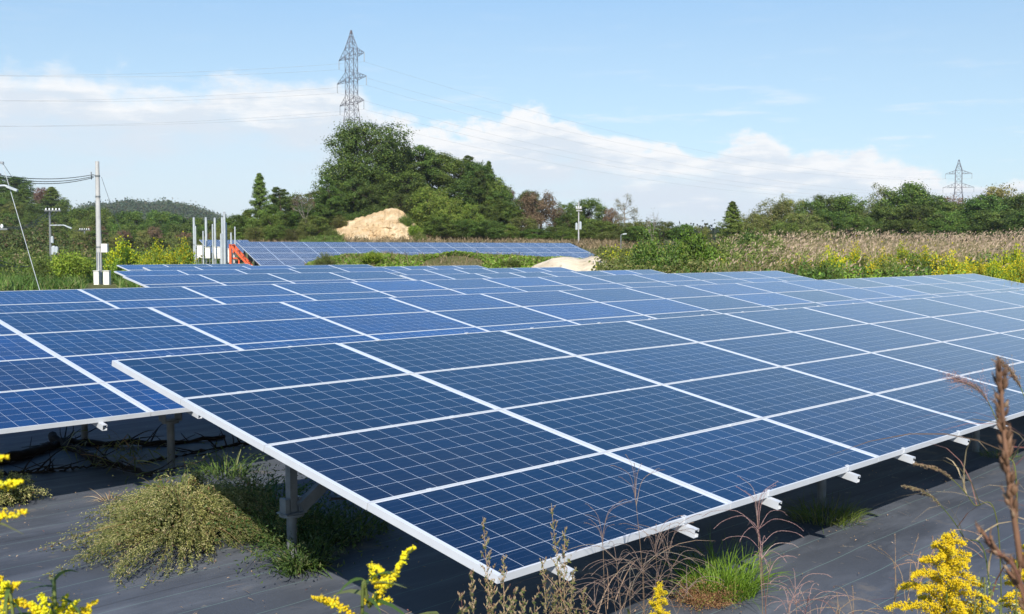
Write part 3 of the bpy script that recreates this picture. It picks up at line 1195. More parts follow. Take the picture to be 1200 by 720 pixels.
proto('big', broadleaf(1, 11.5, 11.0, 34, 34000, 0.26, .14), 'dark', name='broadleaf_tree')
proto('dark1', broadleaf(2, 10, 8.5, 20, 15300, 0.29), 'dark', name='broadleaf_tree')
proto('dark2', broadleaf(3, 10, 7.0, 17, 13600, 0.29), 'dark', name='broadleaf_tree')
proto('mid1', broadleaf(4, 10, 8.0, 20, 15300, 0.29), 'mid', name='broadleaf_tree')
proto('mid2', broadleaf(5, 10, 9.5, 22, 15300, 0.29, .15), 'mid', name='broadleaf_tree')
proto('lime1', broadleaf(6, 8, 8.0, 17, 13600, 0.29, .08), 'vine', name='vine_clad_tree')
proto('olive1', broadleaf(7, 9, 8.0, 20, 11900, 0.26), 'olive', name='broadleaf_tree')
proto('olive2', broadleaf(8, 9, 7.0, 15, 7650, 0.24), 'olive', 'palebark', name='broadleaf_tree')
proto('rust1', broadleaf(9, 9, 8.5, 20, 13600, 0.26), 'rust', name='autumn_tree')
proto('gold1', broadleaf(10, 9, 8.0, 17, 9350, 0.26), 'gold', 'palebark', name='autumn_tree')
proto('pale1', broadleaf(12, 9, 6.0, 13, 2550, 0.21), 'pale', 'palebark', name='sparse_tree')
proto('conifer1', conifer(13, 10, 5.2, 14000, .27), 'conifer', name='conifer_tree')
proto('conifer2', conifer(14, 10, 4.0), 'dark', name='conifer_tree')
proto('pine1', pine(15, 10, 6.6, 13000), 'pine', name='pine_tree')
proto('pine2', pine(16, 10, 7.2, 13000), 'dark', name='pine_tree')
proto('bare1', bare(17, 9, 4.0, 900, .2), 'rust', 'palebark', name='bare_tree')
proto('bare2', bare(18, 9, 4.0, 260, .2), 'pale', 'palebark', name='bare_tree')
PROTO_H = {k: max(float(np.max([v.co.z for v in m[1].vertices])), 1.0) for k, m in PROTO.items()}
PROTO_W = {}
for k, m in PROTO.items():
    co = np.empty(len(m[1].vertices) * 3)
    m[1].vertices.foreach_get('co', co)
    co = co.reshape(-1, 3)
    PROTO_W[k] = float(np.percentile(np.hypot(co[:, 0], co[:, 1]), 97)) * 2
_tr = random.Random(5)
KIND = {'dark1': 'dark round tree', 'dark2': 'dark narrow tree', 'mid1': 'mid green round tree', 'mid2': 'mid green spreading tree', 'lime1': 'bright green tree',
        'olive1': 'olive green tree', 'olive2': 'thin olive tree', 'rust1': 'reddish brown tree', 'pine1': 'green pine tree', 'pine2': 'dark ragged pine',
        'conifer1': 'pale green conifer', 'conifer2': 'dark pointed conifer', 'big': 'tall dark tree', 'gold1': 'yellowing tree', 'pale1': 'pale wispy tree',
        'bare1': 'bare brown tree', 'bare2': 'bare pale tree'}


def tree(key, px, top, D, wpx, label, group=None, z0=None):
    tm, cm, name, cat = PROTO[key]
    p = base_at(px, D)
    if z0 is not None:
        p[2] = z0
    hh = top_z(top, D) - p[2]
    root = empty(name, p, _tr.uniform(0, 6.28))
    sz = hh / PROTO_H[key]
    sx_ = (wpx * D / FPX) / PROTO_W[key]
    root.scale = (sx_, sx_, sz)
    if group:                                   # say which kind of tree it is
        label = KIND[key] + label[label.index('tree') + 4:]
    tag(root, label, cat, group)
    link('trunk', tm, root)
    link('crown', cm, root)
    return root


# the knoll and the woods behind the far array
tree('conifer2', 573, 189, 141, 26, 'dark spiky conifer standing out on the right shoulder of the knoll wood')
tree('pine2', 549, 182, 144, 34, 'ragged dark pine top breaking the skyline of the knoll wood')
KN = 'trees crowding the knoll and the wood beside it'
tree('big', 430, 138, 137, 112, 'tallest dark tree, broad crown on the knoll below the near pylon')
tree('conifer1', 305, 203, 124, 36, 'pale green pointed conifer left of the bare brown tree')
tree('pine1', 333, 219, 127, 40, 'pine between the pointed conifer and the bare brown tree')
tree('bare1', 358, 222, 122, 32, 'thin brown tree with almost no leaves before dark pines')
tree('pine2', 388, 208, 128, 42, 'dark pine touching the left side of the tallest tree')
for px, top, D, w, k in [(340, 226, 133, 44, 'dark1'), (374, 222, 134, 44, 'dark2'), (355, 240, 126, 40, 'mid1'), (385, 236, 129, 44, 'dark1'), (318, 250, 121, 40, 'mid1'), (370, 252, 123, 40, 'dark2'), (345, 234, 132, 40, 'pine2'), (318, 238, 126, 30, 'mid1'), (372, 232, 131, 36, 'pine1'), (290, 246, 128, 34, 'conifer1'),
                         (405, 215, 134, 44, 'dark1'), (362, 252, 122, 26, 'olive1'), (392, 240, 128, 34, 'pine1'),
                         (276, 250, 126, 40, 'mid1'), (262, 262, 120, 30, 'olive1'), (300, 264, 119, 32, 'olive1'), (325, 262, 119, 34, 'mid2'), (345, 266, 118, 30, 'olive1')]:
    tree(k, px, top, D, w, 'green tree in the thicket under the left side of the knoll', 'trees in the thicket left of the sandy cut')
for px, top, D, w, k in [(465, 172, 140, 50, 'dark1'), (492, 170, 141, 56, 'dark2'), (515, 178, 143, 58, 'dark1'), (540, 184, 143, 56, 'mid1'),
                         (560, 188, 141, 50, 'dark1'), (578, 205, 140, 44, 'mid1'), (586, 222, 138, 40, 'dark2'), (562, 200, 138, 30, 'pine2'), (478, 200, 134, 54, 'dark2'), (548, 208, 138, 50, 'dark1'), (575, 212, 140, 40, 'pine1'),
                         (448, 200, 134, 52, 'dark1'), (418, 205, 131, 40, 'dark2'), (470, 225, 129, 40, 'dark1'), (580, 232, 137, 40, 'mid1'), (434, 216, 130, 40, 'dark2'), (565, 240, 132, 46, 'dark2'), (455, 230, 130, 30, 'dark2')]:
    tree(k, px, top, D, w, 'tree packed on the knoll around and right of the tallest one', 'dark trees packed on the knoll')
for px, top, D, w, k in [(505, 214, 127, 54, 'lime1'), (525, 226, 126, 50, 'lime1'), (548, 236, 126, 44, 'lime1'), (496, 240, 129, 40, 'lime1'), (518, 250, 124, 50, 'lime1'), (508, 264, 124, 30, 'mid2'),
                         (545, 256, 124, 50, 'mid2'), (570, 258, 124, 50, 'dark1'), (530, 262, 123, 44, 'dark2')]:
    tree(k, px, top, D, w, 'tree hung with vines on the slope right of the sandy cut', 'vine-covered trees right of the sandy cut')
tree('rust1', 592, 217, 150, 34, 'pale brown tree just right of the dark knoll wood')
tree('rust1', 632, 222, 138, 62, 'wide reddish brown tree in the wood behind the far array')
tree('dark1', 618, 222, 147, 36, 'dark crown rising behind the wide reddish brown tree')
tree('mid1', 690, 231, 140, 46, 'green tree behind the white utility pole with its transformer')
tree('rust1', 716, 242, 137, 28, 'small rust coloured tree right of the white utility pole')
tree('pale1', 733, 227, 132, 34, 'pale wispy tree with thin leaves near the street lamp')
tree('bare2', 764, 243, 90, 20, 'slender almost bare sapling rising over the brushy shrubs')
for px, top, D, w, k in [(600, 240, 138, 36, 'mid1'), (612, 252, 131, 40, 'olive1'), (664, 234, 142, 36, 'mid2'), (668, 248, 132, 36, 'mid1'), (590, 262, 127, 44, 'lime1'), (650, 264, 128, 40, 'mid2'),
                         (625, 268, 126, 40, 'mid1'), (705, 258, 128, 44, 'mid1'), (690, 262, 126, 40, 'mid2'), (730, 258, 128, 36, 'olive1'), (752, 256, 124, 38, 'olive1'),
                         (776, 256, 120, 40, 'olive1'), (800, 262, 118, 40, 'mid1'), (820, 264, 118, 30, 'olive2'), (745, 264, 116, 40, 'mid1'), (660, 270, 124, 30, 'lime1'), (712, 270, 122, 30, 'olive1')]:
    tree(k, px, top, D, w, 'green tree in the low wood behind the right end of the far array', 'trees of the low wood behind the far array')

# tree line on the right
tree('conifer1', 858, 236, 108, 40, 'dark pointed conifer standing alone left of the right tree line')
tree('gold1', 1166, 214, 150, 66, 'tree with a yellowing top near the right picture edge')
tree('olive2', 1034, 214, 152, 44, 'tree with pale bare limbs in its crown, left of the tallest one')
tree('mid1', 1062, 211, 150, 76, 'tallest rounded green tree of the right tree line')
for px, top, D, w, k in [(882, 245, 140, 48, 'olive1'), (905, 231, 146, 60, 'olive2'), (925, 226, 150, 55, 'olive1'), (950, 230, 148, 55, 'mid2'), (968, 226, 150, 48, 'dark1'), (992, 226, 148, 60, 'mid1'),
                         (1010, 235, 146, 52, 'olive1'), (1090, 226, 148, 60, 'mid1'), (1112, 227, 156, 60, 'rust1'), (1130, 234, 146, 72, 'dark1'), (1150, 228, 144, 72, 'dark2'), (1190, 226, 144, 72, 'dark1'),
                         (1215, 220, 150, 72, 'mid1'), (1245, 223, 150, 84, 'dark1'), (1040, 240, 142, 60, 'dark2'), (1075, 238, 142, 72, 'dark1'), (940, 245, 140, 60, 'olive1'), (975, 245, 140, 60, 'mid1'), (1105, 243, 140, 60, 'mid2'),
                         (900, 253, 136, 55, 'olive1'), (1170, 244, 138, 72, 'dark1'), (1005, 249, 136, 55, 'mid2'), (1200, 248, 136, 60, 'dark2'), (920, 257, 132, 48, 'mid2'), (870, 257, 126, 36, 'olive1'), (955, 257, 132, 48, 'olive1'), (1055, 256, 134, 60, 'mid1')]:
    tree(k, px, top, D, w, 'leafy tree in the dense right-hand tree line behind the tall dry grass', 'trees of the right tree line')

# wooded hill on the left
r = random.Random(21)
hill_line = [(-60, 196), (0, 207), (20, 209), (40, 212), (60, 220), (80, 233), (100, 243), (130, 250)]
hl = np.array(hill_line, float)
keys = ['mid1', 'dark2', 'mid2', 'conifer1', 'mid1', 'dark1', 'conifer1', 'olive1', 'mid2', 'dark1', 'pine1', 'rust1']
k = 0
for row in range(6):
    D = 252 - row * 13
    for q in range(12):
        px = -40 + q * 17 + r.uniform(-7, 7) + (row % 2) * 8
        t = float(np.interp(px, hl[:, 0], hl[:, 1])) + row * 13.0 * (1.0 if px < 110 else .55) + r.uniform(-3, 6)
        if px > 128 + row * 10 or t > 292:
            continue
        kk = keys[(k * 7 + row) % len(keys)]
        tree(kk, px, t, D, r.uniform(26, 38), 'tree of the wooded hill behind the utility poles on the left', 'trees on the wooded hill at the left', z0=top_z(t + r.uniform(26, 32), D))
        k += 1
for q in range(44):
    px = 92 + q * 4.2 + r.uniform(-5, 5)
    D = 196 - (q % 4) * 14
    t = 250 + (q % 4) * 9 + r.uniform(-5, 4) - (6 if px < 130 else 0) + (6 if px > 235 else 0)
    tree(['mid1', 'dark1', 'olive1', 'pine1', 'dark2', 'mid2', 'rust1', 'olive1'][(q * 5) % 8], px, t, D, r.uniform(24, 38),
         'tree of the low mixed wood between the concrete pole and the conduits', 'trees of the low mixed wood on the left')

# far ridge, one wooded mass
def ridge(pts, D, depth, seed, nleaf, ls):
    px = np.array([q[0] for q in pts], float)
    py = np.array([q[1] for q in pts], float)
    u = np.linspace(px[0], px[-1], 80)
    top = np.interp(u, px, py)
    rows = []
    for k in range(12):
        t = k / 11
        P = np.array([at(a, 294, D - depth + depth * 1.4 * t) for a in u])
        zt = CAM[2] + (294 - top) * D / FPX
        z = -5 + (zt + 5 - ls * 2.6) * (math.sin(math.pi * .5 * min(1, t / .7)) if t < .7 else math.cos((t - .7) / .3 * 1.2))
        rows.append(np.stack([P[:, 0], P[:, 1], z], 1))
    A = np.array(rows)
    b = MB()
    b.add(*grid_mesh(A[..., 0], A[..., 1], A[..., 2]), 0, True)
    tag(b.build('hills', M['ground']), kind='structure')
    g = np.random.default_rng(seed)
    P, cc = scatter_on(A, nleaf // 26, .1, .98, g)
    cs = g.uniform(.7, 1.5, len(P)) * ls * 1.3
    pt = np.repeat(P, 26, 0) + g.normal(size=(len(P) * 26, 3)) * np.repeat(cs, 26)[:, None] * np.array([.9, .9, .8]) + np.array([0, 0, ls * .8])
    b = MB()
    b.leaves(pt, g.normal(size=(len(pt), 3)) + np.array([0, 0, .7]), g.uniform(.6, 1.3, len(pt)) * ls, .7, g)
    tag(b.build('forest', L['ridge']), kind='stuff')


ridge([(60, 274), (80, 254), (95, 245), (110, 241), (130, 241), (145, 238), (152, 236.5), (165, 239), (178, 241), (192, 237.5), (205, 240), (225, 243), (240, 249), (256, 255), (280, 262), (310, 270)], 850, 160, 31, 240000, 1.5)
ridge([(-90, 250), (0, 250), (80, 256), (150, 262), (230, 262), (300, 262), (420, 266), (560, 268), (700, 268), (840, 268), (960, 264), (1100, 262), (1300, 262)], 330, 60, 32, 110000, 1.1)

# ------------------------------------------------------------------ tall dry grass field on the right
def field(n, px0, px1, D0, D1, seed, power=1.6):
    g = np.random.default_rng(seed)
    D = D0 + (D1 - D0) * g.uniform(0, 1, n) ** power
    px = g.uniform(px0, px1, n)
    Rr = (px - 600) / FPX * D
    x = CAM[0] + D * math.sin(YAW) + Rr * math.cos(YAW)
    y = CAM[1] + D * math.cos(YAW) - Rr * math.sin(YAW)
    return g, np.stack([x, y, H(x, y) - .05], 1), D, px


g, P, D, px = field(60000, 825, 1330, 44, 108, 41, 1.3)
ok = lump(P[:, 0], P[:, 1], 3.5) + g.normal(size=len(P)) * .3 + np.clip((px - 905) / 60, -1.3, .0) > -.7
P, D = P[ok], D[ok]
hh = g.uniform(.9, 1.9, len(P)) * (1 + .26 * lump(P[:, 0], P[:, 1], 3.0, 1))
b = MB()
b.blades(P, np.array([0.05, -.02, 1.0]) + g.normal(size=(len(P), 3)) * np.array([.17, .17, .0]), hh, .045, g.uniform(.1, .5, len(P)), rng=g)
tag(b.build('tall_grass', L['reed']), kind='stuff')
sel = g.uniform(0, 1, len(P)) < .10 + .26 * np.clip((D - 52) / 40, 0, 1)
Q = P[sel] + np.array([0, 0, 1.0]) * (hh[sel] * .97)[:, None] + g.normal(size=(sel.sum(), 3)) * .12
b = MB()
b.blades(Q, np.array([.35, -.2, 1.0]) + g.normal(size=(len(Q), 3)) * .3, g.uniform(.22, .4, len(Q)), .06, .6, rng=g, seg=2)
tag(b.build('grass_plumes', L['plume']), kind='stuff')


def patch(name, leafkey, n, px0, px1, D0, D1, seed, hmax, ls, thr, sc_=2.0, k=0, hmin=.1, aspect=.6, power=1.0, clump=14):
    g, P, D, px = field(n, px0, px1, D0, D1, seed, power)
    v = lump(P[:, 0], P[:, 1], sc_, k) + g.normal(size=n) * .12
    P = P[v > thr]
    hv = np.clip((v[v > thr] - thr) * 1.2 + .25, .2, 1.0)
    base = P + np.array([0, 0, 1.0]) * (hmin + (hmax * hv - hmin) * g.uniform(.1, 1, len(P)) ** .7)[:, None]
    pt = np.repeat(base, clump, 0) + g.normal(size=(len(base) * clump, 3)) * .16
    b = MB()
    b.leaves(pt, g.normal(size=(len(pt), 3)) + np.array([0, 0, .6]), g.uniform(.6, 1.3, len(pt)) * ls, aspect, g)
    return tag(b.build(name, L[leafkey]), kind='stuff')


patch('undergrowth', 'mid', 2600, 800, 1330, 38, 54, 51, 1.25, .16, -.25, 2.2)
patch('undergrowth', 'olive', 2600, 735, 1330, 37, 60, 52, 1.35, .15, .05, 1.7, 1)
patch('undergrowth', 'lime', 1500, 820, 1330, 42, 70, 65, 1.5, .14, .1, 2.0, 2)
patch('undergrowth', 'lime', 1400, 940, 1340, 37, 50, 66, 1.35, .13, -.1, 2.0, 1)
patch('goldenrod', 'goldfar', 1100, 1090, 1340, 37, 48, 70, 1.6, .13, -.2, 1.6, 1, .8)
patch('goldenrod', 'goldfar', 1100, 985, 1340, 38, 55, 53, 1.75, .13, .05, 1.6, 2, .85)
patch('goldenrod', 'goldfar', 300, 800, 960, 45, 60, 54, 1.5, .12, .35, 2.0, 2, .7)
patch('undergrowth', 'mid', 900, 780, 900, 46, 85, 68, 1.7, .16, -.2, 2.4, 1)
patch('undergrowth', 'olive', 1300, 780, 915, 46, 90, 69, 1.8, .16, -.4, 2.2, 2)
patch('undergrowth', 'olive', 1500, 700, 830, 44, 75, 55, 1.6, .17, -.3, 2.0)
patch('goldenrod', 'goldfar', 220, 690, 850, 50, 72, 56, 1.9, .13, .2, 2.0, 1, .9)
g, P, D, px = field(9000, 700, 1330, 37, 50, 57, 1.0)
b = MB()
b.blades(P, np.array([0, 0, 1.0]) + g.normal(size=(len(P), 3)) * .3, g.uniform(.6, 1.3, len(P)), .03, g.uniform(.2, .7, len(P)), rng=g)
tag(b.build('dry_grass', L['drygrass']), kind='stuff')
g, P, D, px = field(9000, 690, 850, 50, 100, 58, 1.0)
b = MB()
b.blades(P, np.array([0, 0, 1.0]) + g.normal(size=(len(P), 3)) * .3, g.uniform(.8, 1.6, len(P)), .045, g.uniform(.2, .7, len(P)), rng=g)
tag(b.build('dry_grass', L['drygrass']), kind='stuff')
# slope of grass below the knoll and behind the far array
g, P, D, px = field(14000, 250, 760, 108, 128, 59, 1.0)
b = MB()
b.blades(P, np.array([0, 0, 1.0]) + g.normal(size=(len(P), 3)) * .35, g.uniform(.5, 1.1, len(P)), .09, g.uniform(.2, .6, len(P)), rng=g)
tag(b.build('dry_grass', L['drygrass']), kind='stuff')
g, P, D, px = field(9000, 352, 402, 108, 124, 67, 1.0)
b = MB()
b.blades(P + np.array([0, 0, .1]), np.array([0, 0, 1.0]) + g.normal(size=(len(P), 3)) * .35, g.uniform(.5, 1.0, len(P)), .08, g.uniform(.2, .6, len(P)), rng=g)
tag(b.build('rough_grass', L['grassy']), kind='stuff')
# left side: rough grass and scrub below the wooded hill
g, P, D, px = field(26000, -120, 260, 60, 125, 60, 1.2)
ok = ~((px > 98) & (px < 138) & (D < 72))
P, D, px = P[ok], D[ok], px[ok]
b = MB()
b.blades(P, np.array([0, 0, 1.0]) + g.normal(size=(len(P), 3)) * .35, g.uniform(.5, 1.2, len(P)), .06, g.uniform(.2, .6, len(P)), rng=g)
tag(b.build('rough_grass', L['grassy']), kind='stuff')
patch('undergrowth', 'mid', 1600, -80, 250, 74, 135, 61, 2.0, .22, -.2, 3.0)
patch('undergrowth', 'olive', 1500, -80, 250, 74, 150, 62, 2.2, .22, -.1, 3.4, 1)
patch('undergrowth', 'drygrass', 500, -40, 110, 90, 170, 63, 2.0, .3, .0, 4.0, 2)
patch('undergrowth', 'far', 2600, -120, 130, 135, 215, 64, 3.5, .42, -.6, 5.0, 1)


# ------------------------------------------------------------------ bushes one can tell apart
def bush_mesh(seed, leaf, n=5000, ls=.11, spread=1.0, hgt=1.0, flowers=None):
    """bush about 2 m wide and 1.5 m high; stems, foliage (and bloom)"""
    r = np.random.default_rng(seed)
    sb, cb, fb = MB(), MB(), MB()
    tips = []
    for k in range(34):
        a = r.uniform(0, 6.28)
        q = math.sqrt(r.uniform(0, 1))
        e = np.array([math.cos(a) * q * spread, math.sin(a) * q * spread, hgt * 1.5 * (1.02 - .55 * q * q) * r.uniform(.7, 1.08)])
        s = np.array([math.cos(a) * q * .2, math.sin(a) * q * .2, -.1])
        P = limb_path(s, e, .12, r, 6)
        sb.tube(P, np.linspace(.018, .005, 6), 4)
        tips.append(P)
    per = n // 34
    for P in tips:
        t = r.uniform(.15, 1.0, per) ** .8
        i = np.clip((t * 5).astype(int), 0, 4)
        f = (t * 5 - i)[:, None]
        c = P[i] * (1 - f) + P[i + 1] * f + r.normal(size=(per, 3)) * .13
        cb.leaves(c, r.normal(size=(per, 3)) + np.array([0, 0, .7]), r.uniform(.6, 1.3, per) * ls, .5, r)
        if flowers:
            m_ = 64
            c = P[-1] + r.normal(size=(m_, 3)) * np.array([.09, .09, .20]) - np.array([0, 0, .1])
            fb.leaves(c, r.normal(size=(m_, 3)), r.uniform(.7, 1.2, m_) * .095, .7, r)
    return sb.mesh('stems', M['bark']), cb.mesh('foliage', L[leaf]), (fb.mesh('blooms', L['goldfar']) if flowers else None)


BUSH = {'mid': bush_mesh(1, 'mid'), 'olive': bush_mesh(2, 'olive', 5200, .12), 'lime': bush_mesh(3, 'lime', 6000, .13),
        'gold': bush_mesh(4, 'lime', 4800, .11, flowers=True), 'dark': bush_mesh(5, 'dark', 5500, .14), 'brush': bush_mesh(6, 'mid', 8000, .10, 1.0, 1.15)}
_bh = {k: max(v.co.z for v in m[1].vertices) for k, m in BUSH.items()}


def bush(key, px, top, D, wpx, label, group=None, name='bush', z0=None):
    s, c, f = BUSH[key]
    p = base_at(px, D)
    if z0 is not None:
        p[2] = z0
    root = empty(name, p, _tr.uniform(0, 6.28))
    w = wpx * D / FPX / 2.1
    root.scale = (w, w, (top_z(top, D) - p[2]) / _bh[key])
    tag(root, label, 'bush', group)
    link('stems', s, root)
    link('foliage', c, root)
    if f:
        link('blooms', f, root)
    return root


for px, top, D, w, k in [(398, 252, 125, 20, 'olive'), (412, 247, 127, 24, 'mid'), (430, 243, 128, 26, 'dark'), (448, 240, 128, 24, 'mid'), (462, 237, 128, 18, 'olive'), (476, 250, 124, 20, 'mid'), (486, 262, 122, 20, 'lime'), (492, 271, 120, 18, 'olive'), (388, 264, 122, 18, 'olive')]:
    bush(k, px, top, D, w, {'mid': 'green', 'dark': 'dark', 'lime': 'bright green', 'olive': 'olive'}[k] + ' bush growing round the rim of the sandy cut below the knoll', 'bushes round the sandy cut', z0=top_z(top + (15 if w > 10 else 5), D))
bush('gold', 146, 279, 76, 46, 'yellow flowering bush just right of the concrete pole', name='flowering_bush')
bush('gold', 183, 282, 63, 44, 'yellow flowering bush in the middle of the three before the wood', name='flowering_bush')
bush('gold', 211, 281, 64, 42, 'yellow flowering bush beside the cream cabinets', name='flowering_bush')
bush('lime', 84, 291, 72, 54, 'bright leafy bush left of the concrete pole and its cabinets')
bush('mid', 56, 298, 74, 46, 'darker bush under the old wooden utility pole')
bush('lime', 140, 304, 74, 26, 'leafy bush right of the concrete pole at the end of the third array')
bush('brush', 772, 257, 48, 74, 'large scruffy bush at the end of the solar rows, thin leaves')
bush('lime', 815, 265, 52, 60, 'leafy green bush right of the large scruffy bush')
bush('brush', 745, 280, 50, 40, 'small scruffy bush left of the large scruffy bush, near the far array end')
bush('dark', 880, 264, 70, 44, 'dark rounded bush below the lone pointed conifer')
bush('olive', 838, 282, 56, 40, 'olive bush before the lone pointed conifer')
bush('lime', 437, 293, 56.5, 30, 'bright green bush on top of the green bank', z0=1.55)
bush('olive', 380, 295, 56, 26, 'half bare twiggy bush at the left end of the green bank', z0=1.2)
bush('mid', 600, 302, 56, 34, 'low bush on the right half of the green bank', z0=1.2)
for px, top, D, w, k in [(900, 297, 50, 50, 'mid'), (930, 302, 46, 50, 'olive'), (958, 300, 43, 46, 'mid'), (986, 305, 41, 44, 'mid'), (1085, 293, 46, 60, 'mid'), (1040, 300, 42, 44, 'olive'), (1150, 292, 48, 60, 'mid'), (1010, 297, 47, 40, 'olive')]:
    bush(k, px, top, D, w, ('low green' if k == 'mid' else 'low olive') + ' bush along the foot of the tall dry grass behind the arrays', 'low bushes along the foot of the dry grass')
for px, top, D, w in [(1180, 312, 36, 40), (1145, 306, 37.5, 36), (1205, 308, 36.5, 40), (1090, 290, 49, 40), (1185, 288, 46, 50), (975, 290, 47, 36), (1000, 286, 48, 40), (1060, 284, 50, 46), (1120, 296, 40, 40), (1165, 300, 38, 46), (1195, 298, 38, 44), (1030, 293, 44, 34), (1225, 296, 39, 50)]:
    bush('gold', px, top, D, w, 'clump of yellow goldenrod before the tall dry grass on the right', 'goldenrod clumps before the dry grass', 'goldenrod_clump')


# ------------------------------------------------------------------ utility poles, cabinets, pylons, wires
def P3(px, py, D):
    return at(px, py, D)


def wire(a, b_, sag, r, label, group, mat='wire', name='power_line', n=28):
    a, b_ = np.asarray(a, float), np.asarray(b_, float)
    t = np.linspace(0, 1, n)
    P = a + (b_ - a) * t[:, None]
    P[:, 2] -= 4 * sag * t * (1 - t)
    w = MB()
    w.tube(P, r, 5)
    tag(w.build(name, M[mat]), label, 'power line', group)


# white concrete pole
D = 70
p = base_at(116, D)
root = empty('utility_pole', p)
tag(root, 'tall pale concrete utility pole with two cream cabinets at its foot', 'utility pole')
ztop = top_z(190, D) - p[2]
b = MB()
b.tube([(0, 0, -.5), (0, 0, ztop * .5), (0, 0, ztop)], [.19, .16, .125], 16)
b.build('pole', M['concrete'], root)
for zz in (207, 231, 290):
    z = top_z(zz, D) - p[2]
    b = MB()
    b.tube([(0, 0, z - .05), (0, 0, z + .05)], .165 if zz < 250 else .18, 16)
    b.build('band', M['galv'], root)
LEFT = -RT
z = top_z(206, D) - p[2]
b = MB()
b.bar(LEFT * .12 + (0, 0, z), LEFT * .40 + (0, 0, z), .05)
b.bar(LEFT * .40 + (0, 0, z - .28), LEFT * .40 + (0, 0, z + .2), .05)
b.build('bracket', M['galv'], root)
for q in (-.22, 0, .16):
    b = MB()
    b.tube([LEFT * .40 + (0, 0, z + q - .05), LEFT * .46 + (0, 0, z + q), LEFT * .40 + (0, 0, z + q + .05)], [.03, .06, .03], 8)
    b.build('insulator', M['porcelain'], root)
z = top_z(291, D) - p[2]
b = MB()
b.box((-.2, -.12, z - .28), (.2, .12, z + .28), 0, Matrix.Rotation(-YAW, 4, 'Z') @ Matrix.Translation((.42, -.1, 0)))
b.build('meter_box', M['cabinet'], root)
b = MB()
for dx in (-.06, .08):
    q = -FW * .22 + RT * dx
    b.tube([(q[0], q[1], 0), (q[0], q[1], z - .25)], .028, 8)
b.build('conduit', M['greypaint'], root)


def cabinet(px0, px1, py0, py1, D, label, group=None, dep=.35):
    p = base_at((px0 + px1) / 2, D)
    w = (px1 - px0) * D / FPX
    z0, z1 = top_z(py1, D) - p[2], top_z(py0, D) - p[2]
    root = empty('electrical_cabinet', p, -YAW)
    tag(root, label, 'cabinet', group)
    b = MB()
    b.box((-w / 2, 0, z0), (w / 2, dep, z1))
    b.box((-w / 2 - .03, -.05, z1), (w / 2 + .03, dep + .03, z1 + .03))
    b.build('body', M['cabinet'], root)
    b = MB()
    b.box((-w / 2 + .04, -.022, z0 + .05), (w / 2 - .04, -.002, z1 - .05))
    d = b.build('door', M['cabinet'], root)
    b = MB()
    b.box((w / 2 - .12, -.05, (z0 + z1) / 2 - .06), (w / 2 - .09, -.022, (z0 + z1) / 2 + .06))
    b.build('handle', M['greypaint'], d)
    for sx_ in (-w / 2 + .05, w / 2 - .05):
        b = MB()
        b.box((sx_ - .025, .1, -.3), (sx_ + .025, .15, z0))
        b.build('leg', M['galv'], root)


cabinet(109, 115, 318, 337, 69.4, 'cream cabinet against the left side of the concrete pole')
cabinet(120.3, 127, 318, 338, 69.4, 'cream cabinet against the right side of the concrete pole')
for (a, c_, y0, y1, D, lab) in [(231, 237, 288, 303, 78, 'leftmost cream cabinet of the row among the pale conduit posts'),
                                (240.3, 246, 290.6, 303, 77, 'small cream cabinet second from the left among the pale conduit posts'),
                                (250.5, 258, 289.8, 303.4, 78, 'widest cream cabinet, under the small block of solar panels'),
                                (264.6, 268.6, 292, 308, 76, 'narrow cream cabinet between the thick pale post and the orange frame'),
                                (272, 274.6, 297.6, 309, 72.5, 'slim cream cabinet inside the orange frame')]:
    cabinet(a, c_, y0, y1, D, lab, 'cream cabinets among the conduit posts')
for (px_, y0, D, rr) in [(227.7, 256, 79, .085), (229.6, 266, 79, .04), (238.3, 272, 78, .05), (241.8, 256, 79, .09), (249.4, 264, 77, .05), (252.2, 256.5, 80, .085),
                         (259.4, 275, 76, .08), (260.8, 256, 77, .08), (263.4, 249.5, 75.5, .085), (265.6, 262, 76, .045), (271, 274, 74, .06), (275.6, 267, 74, .05)]:
    p = base_at(px_, D)
    b = MB()
    zt = top_z(y0, D) - p[2]
    b.tube([(0, 0, -.4), (0, 0, zt)], rr, 10)
    root = empty('conduit_post', p)
    tag(root, ('thick' if rr > .07 else 'thin') + ' pale steel post standing among the cream cabinets by the orange frame', 'post', 'pale posts among the cream cabinets')
    b.build('tube', M['paleposts'], root)
    b = MB()
    b.tube([(0, 0, zt), (0, 0, zt + .06)], [rr * 1.12, rr * .7], 10)
    b.build('cap', M['greypaint'], root)

# orange frame: two triangles joined by rungs
D = 72
p = base_at(280, D)
root = empty('orange_frame', p, -YAW)
tag(root, 'orange steel triangular frame at the left end of the far array', 'steel frame')
def oz(y):
    return top_z(y, D) - p[2]
def ox(x):
    return (x - 280) * D / FPX
for dy in (0, .9):
    b = MB()
    b.bar((ox(270), dy, -.2), (ox(270), dy, oz(286.5)), .15, .15)
    b.build('upright', M['orange'], root)
    b = MB()
    b.bar((ox(269.6), dy, oz(287)), (ox(291.5), dy, oz(308.5) - .2), .13, .15, up=(0, 1, 0))
    b.build('diagonal', M['orange'], root)
b = MB()
for t in (.05, .35, .65, .95):
    x, z = ox(270 + 21 * t), oz(287 + 21 * t)
    b.bar((x, .05, z), (x, .85, z), .08)
b.bar((ox(270), .45, oz(303)), (ox(286), .45, oz(303)), .10)
b.bar((ox(278), .45, oz(303)), (ox(278), .45, -.1), .10)
b.build('cross_bars', M['orange'], root)


